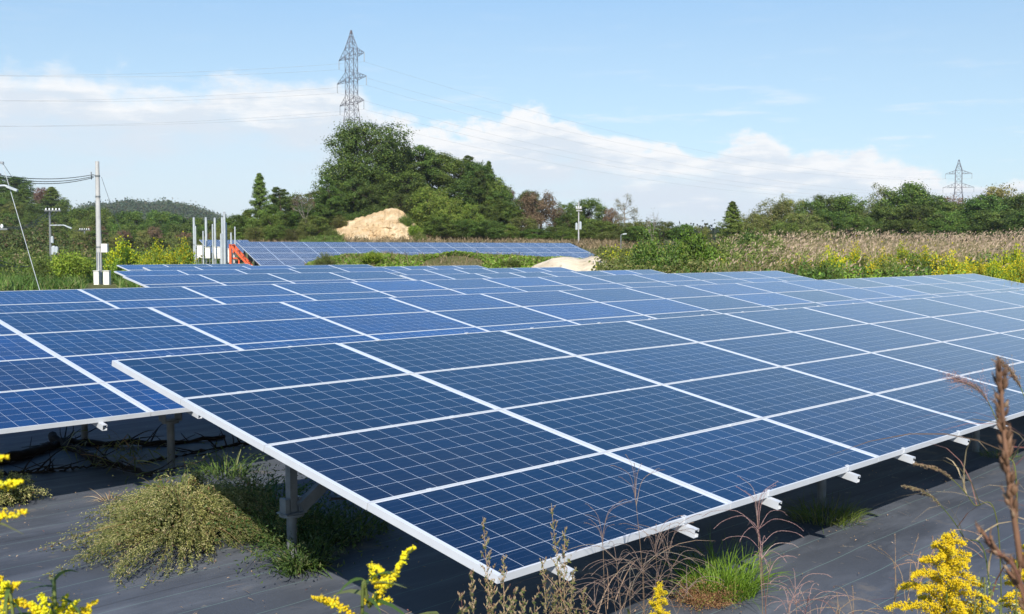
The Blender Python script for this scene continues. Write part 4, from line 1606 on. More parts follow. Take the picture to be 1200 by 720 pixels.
def crossarm_pole(px, top, bottom, D, rr, label, arms, lamp=None, box=None, yaw=0.0, mat='galv'):
    p = base_at(px, D)
    root = empty('utility_pole', p, -YAW + yaw)
    tag(root, label, 'utility pole')
    zt = top_z(top, D) - p[2]
    b = MB()
    b.tube([(0, 0, -.5), (0, 0, zt * .5), (0, 0, zt)], [rr, rr * .85, rr * .7], 12)
    b.build('pole', M[mat], root)
    for (y, x0, x1, nins) in arms:
        z = top_z(y, D) - p[2]
        a, c_ = (x0 - px) * D / FPX, (x1 - px) * D / FPX
        b = MB()
        b.bar((a, -rr - .05, z), (c_, -rr - .05, z), .10)
        b.build('crossarm', M[mat], root)
        for k in range(nins):
            x = a + (c_ - a) * (k + .5) / nins
            b = MB()
            b.tube([(x, -rr - .05, z + .05), (x, -rr - .05, z + .14), (x, -rr - .05, z + .26)], [.05, .09, .05], 8)
            b.build('insulator', M['porcelain'], root)
    if lamp:
        (x0, y0), (x1, y1), (x2, y2) = lamp
        q = [((x - px) * D / FPX, -rr, top_z(y, D) - p[2]) for x, y in lamp]
        b = MB()
        b.tube(q, [.06, .06, .07], 8)
        b.build('lamp_arm', M['paleposts'], root)
        b = MB()
        b.bar(q[2], (q[2][0] + .55, q[2][1], q[2][2] - .22), .18, .12)
        b.build('lamp_head', M['paleposts'], root)
    if box:
        for (x, y, w, h_) in box:
            z = top_z(y, D) - p[2]
            cx = (x - px) * D / FPX
            b = MB()
            b.tube([(cx, -.1, z - h_ / 2), (cx, -.1, z + h_ / 2)], w / 2, 12)
            b.tube([(cx, -.1, z + h_ / 2), (cx, -.1, z + h_ / 2 + .08)], [w * .35, w * .2], 12)
            b.build('transformer', M['paleposts'], root)
    return root


crossarm_pole(59.3, 245, 312, 108, .14, 'old utility pole with a wide crossarm, street lamp arm and transformers', [(247.6, 54, 73.5, 5)],
              lamp=[(60, 264.6), (76, 264.4), (79, 265.5)], box=[(62.0, 281.5, .3, .6), (63.5, 294, .5, .8), (67, 293.5, .35, .6)])
crossarm_pole(99.7, 268, 291, 165, .17, 'distant small utility pole with a crossarm between the old pole and concrete pole', [(270, 93.5, 106.5, 5)])
crossarm_pole(678, 237, 292, 118, .085, 'pale utility pole with transformer boxes before the wood behind the far array', [(245, 674.5, 681.5, 3), (247.5, 675, 682, 0)], box=[(675.4, 266, .28, .7), (679.8, 265, .32, .8)], mat='concrete')
# street lamp at the end of the far array
D = 92
p = base_at(727.6, D)
root = empty('street_lamp', p, -YAW)
tag(root, 'small street lamp by the right end of the far array', 'street lamp')
zt = top_z(276, D) - p[2]
b = MB()
b.tube([(0, 0, -.3), (0, 0, zt), (.06, 0, zt + .06), (.2, 0, zt + .09)], [.045, .04, .035, .03], 10)
b.build('post', M['galv'], root)
b = MB()
b.bar((.15, 0, zt + .09), (.48, 0, zt + .13), .18, .10)
b.build('lamp_head', M['paleposts'], root)

# pole just outside the left edge with its arms and guy wire reaching in
D = 58
root = crossarm_pole(-8, 176, 345, D, .16, 'utility pole at the left picture edge, only arms and guy wire showing', [(205.5, -14, 5.5, 2), (269, -14, 11.5, 2)],
                     lamp=[(-8, 219), (9, 218.4), (12, 219.5)])
p = base_at(-8, D)
b = MB()
a = at(2.6, 191, D) - p
c_ = base_at(46, 57.0) - p
Rz = np.array(Matrix.Rotation(YAW, 3, 'Z'))
a, c_ = Rz @ a, Rz @ c_
b.tube([a, c_], [.018, .018], 6)
b.build('guy_wire', M['paleposts'], root)
b = MB()
b.tube([(0, -.16, a[2]), a], .03, 6)
b.tube([a - (0, 0, .06), a + (0, 0, .06)], [.1, .1], 8)
b.build('bracket', M['greypaint'], root)
for k, (y0, y1, s) in enumerate([(204.2, 205.2, .25), (206.5, 207.3, .3), (208.2, 208.6, .35)]):
    wire(at(-8 + 5, y0 + 1, 58), P3(109.4, y1 - .4, 70), s, .022, 'black service cable strung from the left edge to the concrete pole', 'service cables to the concrete pole', name='service_cable')
wire(at(3, 191, 58), at(30, 232, 66), .0, .012, 'thin stay wire running down from the pole at the left edge', None, name='stay_wire')
for k, (y0, y1, s) in enumerate([(286, 312, .8), (296, 306, .9), (292, 318, .8)]):
    wire(at(-40, y0, 60), at(59.3, y1 - 4, 108), s, .03, 'black cable sagging from the left edge towards the old utility pole', 'sagging cables on the left', name='service_cable')
for k in range(3):
    wire(at(-30, 254 + 2 * k, 75), at(57 + k * 6, 246.4, 108), 1.2, .02, 'thin overhead line from the left edge to the old utility pole', 'overhead lines on the left')
    wire(at(57 + k * 6, 246.4, 108), at(95 + k * 4, 269, 165), 1.0, .02, 'thin overhead line between the old pole and the small distant pole', 'overhead lines between the distant poles')
wire(at(119, 208, 70), at(146, 282, 64), 0.1, .012, 'thin stay wire slanting down to the right from the concrete pole', None, name='stay_wire')


def pylon(px, D, tiers, top, base_y, w_top, w_base, yaw, label, armpix, t=.16, peak=None):
    """lattice tower; tiers: list of (y_arm_bottom, y_arm_top, half_len)"""
    c0 = at(px, 294, D)
    zb = top_z(base_y, D)
    root = empty('transmission_tower', (c0[0], c0[1], zb), yaw)
    tag(root, label, 'pylon')
    zt = top_z(top, D) - zb
    zn = top_z(tiers[0][1], D) - zb            # top of the straight body
    zc = top_z(tiers[-1][0], D) - zb           # the taper starts below the lowest arm
    def hw(z):
        if z > zn:
            return max(.12, w_top / 2 * (zt - z) / (zt - zn))
        if z > zc:
            return w_top / 2
        return w_top / 2 + (w_base - w_top) / 2 * (zc - z) / zc
    lv = [0.0]
    while lv[-1] < zc - 1:
        lv.append(min(zc, lv[-1] + max(2.6, hw(lv[-1]) * 1.7)))
    nb = max(3, int((zn - zc) / (w_top * 1.05)))
    lv += list(np.linspace(zc, zn, nb + 1)[1:])
    npk = 3
    lv += list(np.linspace(zn, zt, npk + 1)[1:])
    cs = [(-1, -1), (1, -1), (1, 1), (-1, 1)]
    for i, (a, c_) in enumerate(cs):
        b = MB()
        for z0, z1 in zip(lv[:-1], lv[1:]):
            b.bar((a * hw(z0), c_ * hw(z0), z0), (a * hw(z1), c_ * hw(z1), z1), t * 1.3)
        b.build('leg', M['pylon'], root)
    b = MB()
    for z0, z1 in zip(lv[:-1], lv[1:]):
        for i in range(4):
            a, c_ = cs[i], cs[(i + 1) % 4]
            b.bar((a[0] * hw(z0), a[1] * hw(z0), z0), (c_[0] * hw(z1), c_[1] * hw(z1), z1), t * .75)
            b.bar((c_[0] * hw(z0), c_[1] * hw(z0), z0), (a[0] * hw(z1), a[1] * hw(z1), z1), t * .75)
            b.bar((a[0] * hw(z1), a[1] * hw(z1), z1), (c_[0] * hw(z1), c_[1] * hw(z1), z1), t * .75)
    b.build('lattice', M['pylon'], root)
    ends = []
    for (yb, yt, hl) in tiers:
        z0, z1 = top_z(yb, D) - zb, top_z(yt, D) - zb
        for s in (-1, 1):
            b = MB()
            tip = np.array([s * hl, 0, z0])
            h0, h1 = hw(z0), hw(z1)
            for q in (-1, 1):
                b.bar((s * h0, q * h0, z0), tip, t)
                b.bar((s * h1, q * h1, z1), tip + (0, 0, .1), t)
                for f in (.3, .6):
                    pa = np.array([s * h0, q * h0, z0]) * (1 - f) + tip * f
                    pb = np.array([s * h1, q * h1, z1]) * (1 - f) + tip * f
                    b.bar(pa, pb, t * .7)
                    pc = np.array([s * h0, q * h0, z0]) * (1 - f + .3) + tip * (f - .3)
                    b.bar(pb, pc, t * .7)
            for f in (.3, .6):
                b.bar(np.array([s * h0, -h0, z0]) * (1 - f) + tip * f, np.array([s * h0, h0, z0]) * (1 - f) + tip * f, t * .7)
            b.build('crossarm', M['pylon'], root)
            b = MB()
            zz = np.linspace(0, -2.4, 13)
            b.tube(np.stack([np.full(13, tip[0]), np.zeros(13), tip[2] + zz], 1), np.where(np.arange(13) % 2, .16, .07), 6)
            b.build('insulator', M['greypaint'], root)
            ends.append(np.array(root.location) + np.array(Matrix.Rotation(yaw, 3, 'Z')) @ (tip - (0, 0, 2.45)))
    peak_ = np.array(root.location) + np.array([0, 0, zt])
    return ends, peak_


# arm axis: half seen end-on, its right end nearer
armdir = RT * .575 - np.array([FW[0], FW[1], 0]) * .82
yaw1 = math.atan2(armdir[1], armdir[0])
E1, PK1 = pylon(413.5, 300, [(69.5, 59.5, 7.8), (96.5, 87.5, 9.0), (123, 114.5, 7.4)], 39, 236, 2.6, 7.0, yaw1,
                'near lattice transmission tower with three pairs of arms above the tallest tree', None, .09)
armdir = RT * .95 - np.array([FW[0], FW[1], 0]) * .3
yaw2 = math.atan2(armdir[1], armdir[0])
E2, PK2 = pylon(1121.5, 520, [(204.5, 200.5, 6.0), (220.5, 215.5, 7.0)], 188, 275, 3.0, 8.0, yaw2,
                'distant lattice transmission tower with two pairs of arms above the right tree line', None, .11)
ln = 'high voltage lines through the near tower'
far_y = [70, 64, 103, 97, 137, 131]
for k, e in enumerate(E1):
    tgt = at(-420, [66, 74, 97, 106, 131, 138][k], 235)
    wire(e, tgt, 3.2, .024, 'high voltage line crossing the sky left of the near transmission tower', ln, 'hvwire', n=40)
for k, e in enumerate(E1):
    t_ = E2[(k if k < 4 else k - 2)] + np.array([0, 0, -1.5 * (k >= 4)])
    wire(e, t_, 9.0, .022, 'high voltage line sagging between the near and the distant transmission tower', 'high voltage lines between the two towers', 'hvwire', n=50)

# ------------------------------------------------------------------ plants near the camera
def smooth_path(pts, n=24):
    """Catmull-Rom curve through points"""
    P = np.asarray(pts, float)
    P = np.vstack([2 * P[0] - P[1], P, 2 * P[-1] - P[-2]])
    out = []
    k = len(P) - 3
    for t in np.linspace(0, k - 1e-6, n):
        i = int(t)
        f = t - i
        a, b_, c_, d = P[i:i + 4]
        out.append(.5 * ((2 * b_) + (c_ - a) * f + (2 * a - 5 * b_ + 4 * c_ - d) * f * f + (3 * b_ - a - 3 * c_ + d) * f ** 3))
    return np.array(out)


def along(P, t):
    i = np.clip((t * (len(P) - 1)).astype(int), 0, len(P) - 2)
    f = (t * (len(P) - 1) - i)[:, None]
    return P[i] * (1 - f) + P[i + 1] * f


def plant_root(name, p, label, cat, group=None):
    root = empty(name, p)
    tag(root, label, cat, group)
    return root


def floret_branch(fb, sb, P, r, wid=.0075, step=.0009, br=.0023, stem_r=.0011):
    """one flowering branch: a stalk crowded with small yellow heads"""
    sb.tube(P, np.linspace(stem_r, stem_r * .5, len(P)), 5)
    Lg = np.linalg.norm(np.diff(P, axis=0), axis=1).sum()
    n = max(10, int(Lg / step * 2.2))
    t = r.uniform(.06, 1.0, n)
    w = wid * (.35 + .65 * np.sin(np.pi * np.clip(t * .95 + .05, 0, 1) ** .8))
    c = along(P, t) + r.normal(size=(n, 3)) * (w * .55)[:, None] + np.array([0, 0, 1.0]) * (w * .35)[:, None]
    fb.beads(c, r.uniform(.6, 1.2, n) * br)
    fb.leaves(c + r.normal(size=(n, 3)) * .0025, r.normal(size=(n, 3)), r.uniform(.7, 1.2, n) * br * 1.5, .5, r)


def lance_leaves(lb, P, n, length, r, t0=.1, t1=.9, wid=.16):
    for k in range(n):
        t = t0 + (t1 - t0) * (k + r.uniform(0, 1)) / n
        c = along(P, np.array([t]))[0]
        a = k * 2.4 + r.uniform(-.4, .4)
        d = np.array([math.cos(a), math.sin(a), r.uniform(.1, .6)])
        L_ = length * r.uniform(.7, 1.15) * (1.1 - .6 * t)
        lb.blades([c], [d], L_, L_ * wid, r.uniform(.5, 1.0), rng=r, seg=4)


def goldenrod(px, tip_y, D, label, axis_len=.25, lmax=.11, nb=34, lean=(0, 0), seed=1, leafn=26, extra=None, tip_px=None, wid=.0075):
    r = np.random.default_rng(seed)
    p = base_at(px, D)
    p[2] = 0.0
    root = plant_root('goldenrod', p, label, 'goldenrod')
    tip = at(px if tip_px is None else tip_px, tip_y, D) - p
    b0 = np.array([0, 0, 0.0])
    P = smooth_path([b0, tip * .35 + r.normal(size=3) * .012, tip * .7 + np.array([lean[0], lean[1], 0]) * .3, tip], 40)
    sb, fb, lb = MB(), MB(), MB()
    sb.tube(P, np.linspace(.0042, .0012, 40), 7)
    H_ = tip[2]
    a0 = 1 - axis_len / H_
    for k in range(nb):
        s = (k + .5) / nb
        c = along(P, np.array([a0 + (1 - a0) * s]))[0]
        Lb = lmax * (1 - s) ** .75 * r.uniform(.75, 1.12) + .012
        a = k * 2.399 + r.uniform(-.3, .3)
        o = np.array([math.cos(a), math.sin(a), 0])
        Q = np.array([c, c + o * Lb * .35 + (0, 0, Lb * .16), c + o * Lb * .72 + (0, 0, Lb * .20), c + o * Lb + (0, 0, Lb * .12)])
        floret_branch(fb, sb, smooth_path(Q, 9), r, wid=wid)
    floret_branch(fb, sb, P[-4:], r, wid=wid * .8)
    lance_leaves(lb, P, leafn, .10, r, .15, a0 + (1 - a0) * .5)
    sb.build('stem', L['stemgreen'], root)
    lb.build('leaves', L['weedleaf'], root)
    fb.build('flower_head', L['goldrod'], root)
    return root


goldenrod(1112, 627, 2.6, 'full bright goldenrod plume near the bottom right corner', .29, .150, 40, seed=3, wid=.0092)
goldenrod(1203, 640, 2.7, 'goldenrod cut off by the right picture edge beside the brown seed stalk', .24, .07, 26, seed=4)
goldenrod(772, 686, 3.6, 'slim goldenrod tip among dry grass below the nearest panel edge', .22, .055, 22, seed=5, wid=.009)


def goldenrod_paths(base_px, D, label, stems, branches, seed):
    """goldenrod whose visible sprays are given as picture-plane curves at distance D, spread in depth"""
    r = np.random.default_rng(seed)
    p = base_at(base_px, D)
    p[2] = 0.0
    root = plant_root('goldenrod', p, label, 'goldenrod')
    sb, fb, lb = MB(), MB(), MB()
    for pts in stems:
        Q = [np.array([pts[0][2] if len(pts[0]) > 2 else 0, 0, 0]) * 0 + (base_at(base_px, D) * np.array([1, 1, 0]) - p)] + [at(x, y, d) - p for x, y, d in pts]
        Q = smooth_path(Q, 36)
        sb.tube(Q, np.linspace(.004, .0014, 36), 6)
        lance_leaves(lb, Q, 18, .08, r, .2, .80)
    for pts in branches:
        Q = smooth_path([at(x, y, d) - p for x, y, d in pts], 12)
        fb = MB()
        floret_branch(fb, sb, Q, r, wid=.0062, step=.0026, br=.0036)
        fb.build('flower_spray', L['goldrod'], root)
    sb.build('stem', L['stemgreen'], root)
    lb.build('leaves', L['weedleaf'], root)


D = 2.0
goldenrod_paths(418, D, 'leaning goldenrod with sparse yellow sprays below the left edge of the nearest array', [[(424, 760, D), (434, 712, D), (455, 678, D), (484, 642, D)]],
                [[(470, 660, D), (477, 650, D), (487, 641, D + .02)], [(464, 667, D), (472, 658, D), (476, 648, D + .03)], [(452, 682, D), (462, 676, D), (470, 661, D - .03)],
                 [(446, 690, D), (440, 682, D), (434, 662, D - .04)], [(452, 682, D), (444, 668, D), (432, 663, D + .05)], [(446, 690, D), (456, 684, D), (463, 676, D + .03)],
                 [(438, 705, D), (447, 695, D), (450, 687, D - .03)], [(436, 709, D), (450, 706, D), (457, 703, D + .03)], [(436, 709, D), (428, 703, D), (428, 697, D + .02)],
                 [(430, 735, D), (400, 712, D), (384, 705, D), (366, 701, D - .05)], [(400, 716, D), (392, 710, D), (380, 707, D)], [(445, 690, D), (441, 684, D), (438, 680, D + .04)]], 8)
D = 1.9
goldenrod_paths(60, D, 'goldenrod sprays rising over the bottom left corner', [[(66, 760, D), (64, 730, D), (62, 716, D)], [(20, 770, D), (6, 730, D), (-4, 700, D)]],
                [[(64, 726, D), (54, 712, D), (48, 697, D)], [(66, 728, D), (74, 712, D), (78, 699, D + .05)], [(66, 730, D), (82, 716, D), (90, 705, D - .04)], [(64, 732, D), (94, 718, D), (113, 706, D)],
                 [(62, 728, D), (40, 712, D), (22, 705, D + .03)], [(60, 728, D), (32, 710, D), (6, 704, D)], [(2, 716, D), (10, 694, D), (22, 684, D)], [(-2, 706, D), (4, 690, D), (8, 684, D - .05)],
                 [(0, 724, D), (14, 712, D), (26, 704, D)], [(64, 726, D), (66, 712, D), (62, 701, D)], [(70, 735, D), (96, 726, D), (106, 715, D)], [(-4, 690, D), (-1, 681, D), (4, 677, D)], [(50, 730, D), (40, 718, D), (34, 706, D)]], 9)
D = 1.6
goldenrod_paths(-40, D, 'goldenrod at the left picture edge, three level yellow sprays reaching in', [[(-40, 700, D), (-38, 600, D), (-34, 520, D)]],
                [[(-36, 552, D), (-14, 541, D), (10, 536, D)], [(-36, 584, D), (-8, 571, D), (24, 566, D)], [(-36, 622, D), (-4, 607, D), (32, 600, D + .03)], [(-36, 545, D), (-40, 530, D), (-36, 515, D)],
                 [(-34, 586, D), (-6, 572, D), (18, 570, D + .02)], [(-36, 624, D), (-10, 611, D), (22, 604, D)]], 10)


# ---- brown seed stalk, out of focus at the right edge
def seed_stalk():
    r = np.random.default_rng(12)
    D = 1.3
    p = base_at(1215, D)
    p[2] = 0
    root = plant_root('seed_stalk', p, 'tall brown dead stalk covered in seed pods at the right picture edge', 'seed stalk')
    main = smooth_path([np.zeros(3), at(1212, 800, D) - p, at(1196, 660, D) - p, at(1183, 570, D) - p, at(1176, 500, D) - p, at(1172, 434, D) - p], 60)
    side = smooth_path([at(1206, 715, D) - p, at(1188, 664, D) - p, at(1166, 645, D) - p, at(1151, 622, D) - p], 20)
    side2 = smooth_path([at(1210, 740, D) - p, at(1196, 690, D) - p, at(1180, 668, D) - p], 14)
    def pods(P, n, t0, s=1.0, r0=.003, r1=.0018):
        sb, pb = MB(), MB()
        sb.tube(P, np.linspace(r0, r1, len(P)), 8)
        st = sb.build('stem', L['brownpod'], root)
        for k in range(n):
            t = t0 + (1 - t0) * (k + r.uniform(0, .8)) / n
            c = along(P, np.array([min(.999, t)]))[0]
            ax = along(P, np.array([min(.999, t + .02)]))[0] - along(P, np.array([max(0, t - .02)]))[0]
            ax /= np.linalg.norm(ax) + 1e-9
            a = r.uniform(0, 6.28)
            o = np.array([math.cos(a), math.sin(a), 0])
            d = ax * .95 + o * .38
            d /= np.linalg.norm(d)
            L_ = r.uniform(.011, .018) * s
            Q = c + o * .003 + d * L_ * np.array([0, .15, .45, .75, 1.0])[:, None]
            pb.tube(Q, np.array([.0010, .0027, .0033, .0024, .0007]) * s * r.uniform(.7, 1.2), 7)
            for q in range(2):
                e = Q[-1] + d * .004 + r.normal(size=3) * .003
                pb.tube([Q[-1], e], [.0009, .0003], 4)
        pb.build('seed_pods', L['brownpod'], st)
    pods(main, 50, .50, .9, .005, .0022)
    pods(side, 18, .2, .7)
    pods(side2, 10, .2, .7)


seed_stalk()


# ---- silver grass with drooping plumes
def plume_grass(label, D, base_px, pts, head_t=.62, feather=.05, seed=1, dense=1.0, name='plume_grass'):
    r = np.random.default_rng(seed)
    p = base_at(base_px, D)
    p[2] = 0
    root = plant_root(name, p, label, 'grass')
    P = smooth_path([np.zeros(3)] + [at(x, y, D) - p for x, y in pts], 60)
    sb, hb = MB(), MB()
    sb.tube(P, np.linspace(.0022, .0007, 60), 5)
    n = int(150 * dense)
    t = r.uniform(head_t, 1.0, n)
    c = along(P, t)
    ax = along(P, np.minimum(t + .02, 1)) - along(P, np.maximum(t - .02, 0))
    ax /= np.linalg.norm(ax, axis=1)[:, None] + 1e-9
    d = ax * 1.3 + r.normal(size=(n, 3)) * .32 + np.array([0, 0, -.10])
    Lf = feather * (1.15 - (t - head_t) / (1 - head_t) * .6) * r.uniform(.6, 1.1, n)
    hb.blades(c, d, Lf, .0016, .25, rng=r, seg=3)
    d /= np.linalg.norm(d, axis=1)[:, None]
    m = n * 7
    i = r.integers(0, n, m)
    q = c[i] + d[i] * (Lf[i] * r.uniform(.1, 1.0, m))[:, None] + r.normal(size=(m, 3)) * .0016
    hb.leaves(q, r.normal(size=(m, 3)), .0052, .35, r, T=d[i])
    bb = MB()
    n = 9
    t = r.uniform(.1, .5, n)
    bb.blades(along(P, t), np.array([0, 0, 1.0]) + r.normal(size=(n, 3)) * .5, r.uniform(.2, .4, n), .005, .8, rng=r, seg=5)
    sb.build('stem', L['stemgreen'], root)
    hb.build('plume', L['purple'] if dense < .5 else L['straw'], root)
    bb.build('blades', L['straw'], root)


plume_grass('dry grass arching left, its thin drooping head over the bare sheet, lower of two', 3.0, 1178, [(1160, 700), (1128, 628), (1100, 590), (1080, 575), (1060, 570)], .58, .017, 21, .55)
plume_grass('dry grass arching left, its thin drooping head by the panel edge, upper of two', 3.1, 1190, [(1172, 650), (1140, 590), (1116, 562), (1096, 549), (1074, 544)], .58, .018, 22, .55)
plume_grass('feathery purple grass plume against the panels left of the brown seed stalk', 2.6, 1200, [(1192, 640), (1180, 530), (1166, 488), (1148, 458), (1120, 444)], .66, .085, 23, .45)
plume_grass('pale grass plume bending in at the right picture edge beside the brown stalk', 2.6, 1230, [(1225, 640), (1214, 520), (1202, 470), (1188, 440), (1172, 424)], .66, .05, 24, .6)


# ---- finger grass: culms with spreading spikes
def finger_grass(px, D, label, heads, seed, blades=26, spread=.22, group=None, col_='purple', zroot=0.0):
    """heads: (px, py, n_spikes, spike_len, uprightness)"""
    r = np.random.default_rng(seed)
    p = base_at(px, D)
    p[2] = 0
    root = plant_root('finger_grass', p, label, 'grass', group)
    sb, hb, bb = MB(), MB(), MB()
    for (hx, hy, n, sl_, upr) in heads:
        d_ = D + r.uniform(-.15, .15)
        e = at(hx, hy, d_) - p
        s = np.array([r.normal() * .05, r.normal() * .05, 0])
        P = smooth_path([s, s + (e - s) * .5 + r.normal(size=3) * .03, e], 24)
        sb.tube(P, np.linspace(.0022, .0010, 24), 5)
        for k in range(n):
            c = P[-1] - (P[-1] - P[-3]) * r.uniform(0, .9)
            a = k * 2.399 + r.uniform(-.5, .5)
            o = np.array([math.cos(a), math.sin(a), 0])
            L_ = sl_ * r.uniform(.7, 1.15)
            Q = smooth_path([c, c + o * L_ * .33 * (1.2 - upr) + (0, 0, L_ * (.22 + .35 * upr)), c + o * L_ * (.85 - .5 * upr) + (0, 0, L_ * (.20 + .65 * upr) - (1 - upr) * L_ * .08),
                             c + o * L_ * (1.1 - .65 * upr) + (0, 0, L_ * (-.05 + .98 * upr))], 12)
            hb.tube(Q, np.linspace(.0011, .0006, 12), 4)
            m = int(L_ / .004)
            t = r.uniform(.05, 1, m)
            q = along(Q, t)
            hb.leaves(q + r.normal(size=(m, 3)) * .0008, r.normal(size=(m, 3)), .0048, .35, r, T=np.repeat((Q[-1] - Q[0])[None], m, 0) + r.normal(size=(m, 3)) * .3 * L_)
    n = blades
    b0 = np.stack([r.normal(size=n) * .08, r.normal(size=n) * .08, r.uniform(.0, .55, n)], 1)
    bb.blades(b0, np.array([0, 0, 1.0]) + r.normal(size=(n, 3)) * np.array([.55, .55, .2]), r.uniform(.35, .75, n), .0055, r.uniform(.5, 1.3, n), rng=r, seg=7)
    sb.build('culm', L['straw'], root)
    hb.build('spikes', L[col_], root)
    bb.build('blades', L['straw'], root)
    return root


finger_grass(742, 5.0, 'thicket of dry finger grass before the low front edge of the nearest array',
             [(706, 626, 8, .20, .75), (744, 574, 9, .22, .8), (722, 655, 8, .26, .15), (768, 638, 9, .22, .55), (754, 660, 9, .28, .1), (785, 645, 8, .24, .7), (716, 690, 8, .26, .1), (738, 690, 9, .28, .2), (770, 680, 8, .28, .1), (806, 690, 7, .24, .2), (696, 705, 7, .24, .3), (790, 660, 7, .22, .1)], 31, 46)
finger_grass(891, 4.6, 'single tall dry finger grass standing alone right of the green tuft', [(887, 604, 7, .20, .92), (889, 618, 7, .24, .15), (892, 640, 6, .22, .25), (903, 655, 4, .14, .5)], 32, 8)
finger_grass(938, 3.9, 'low dry finger grass at the bottom edge left of the bright goldenrod', [(932, 690, 7, .18, .4), (948, 700, 7, .18, .2), (925, 705, 6, .15, .6), (962, 712, 6, .15, .3)], 33, 10)
finger_grass(985, 3.6, 'thin pale grass stems at the bottom edge between low grass and goldenrod', [(985, 712, 6, .16, .2), (1000, 716, 5, .16, .3), (1066, 700, 3, .22, .9), (1052, 690, 3, .2, .95)], 34, 8, col_='straw')
finger_grass(1092, 3.0, 'dry finger grass behind the bright goldenrod plume', [(1096, 632, 6, .13, .12), (1108, 640, 5, .12, .2), (1075, 668, 5, .10, .6)], 35, 10, col_='straw')


# ---- erect weeds with small buds
def bud_weed(px, D, label, tops, seed, leafkey='mugdark', budkey='straw', bushy=26):
    r = np.random.default_rng(seed)
    p = base_at(px, D)
    p[2] = 0
    root = plant_root('tall_weed', p, label, 'weed')
    sb, lb, ub = MB(), MB(), MB()
    for (x, y) in tops:
        e = at(x, y, D + r.uniform(-.1, .1)) - p
        P = smooth_path([np.array([r.normal() * .04, r.normal() * .04, 0]), e * .5 + r.normal(size=3) * .02, e], 26)
        sb.tube(P, np.linspace(.0026, .0008, 26), 6)
        for k in range(40):
            t = .35 + .64 * (k + r.uniform(0, 1)) / 40
            c = along(P, np.array([min(.999, t)]))[0]
            a = k * 2.399 + r.uniform(-.4, .4)
            Lb = (.16 * (1 - t) + .02) * r.uniform(.6, 1.2)
            q = c + np.array([math.cos(a) * .6, math.sin(a) * .6, .85]) * Lb
            Q = limb_path(c, q, .1, r, 5)
            sb.tube(Q, np.linspace(.0012, .0005, 5), 4)
            m = r.integers(4, 9)
            tt = r.uniform(.2, 1, m)
            for cc_ in along(Q, tt):
                d = np.array([r.normal() * .35, r.normal() * .35, 1.0])
                ub.tube([cc_, cc_ + d * .005, cc_ + d * .011], [.0008, .0018, .0005], 5)
            m = 3
            lb.leaves(along(Q, r.uniform(.0, .8, m)), r.normal(size=(m, 3)) + np.array([0, 0, .6]), r.uniform(.012, .028, m), .4, r)
    n = bushy
    P0 = np.stack([r.normal(size=n) * .14, r.normal(size=n) * .14, r.uniform(.3, .75, n)], 1)
    lb.blades(P0, np.array([0, 0, .8]) + r.normal(size=(n, 3)) * .6, r.uniform(.08, .17, n), .018, .6, rng=r, seg=4)
    sb.build('stem', L['straw'], root)
    lb.build('leaves', L[leafkey], root)
    ub.build('buds', L[budkey], root)


bud_weed(572, 4.2, 'tall budding weed in front of the corner of the nearest array, left of two', [(566, 606), (552, 668), (590, 650), (604, 690), (540, 695), (575, 680)], 41)
bud_weed(652, 4.3, 'tall budding weed with reddish stem right of the corner of the nearest array', [(646, 590), (662, 618), (636, 655), (672, 668), (684, 690), (650, 684)], 42)
bud_weed(614, 4.0, 'low budding weed at the bottom edge between two taller weeds', [(612, 690), (626, 700), (598, 706)], 43, bushy=50)


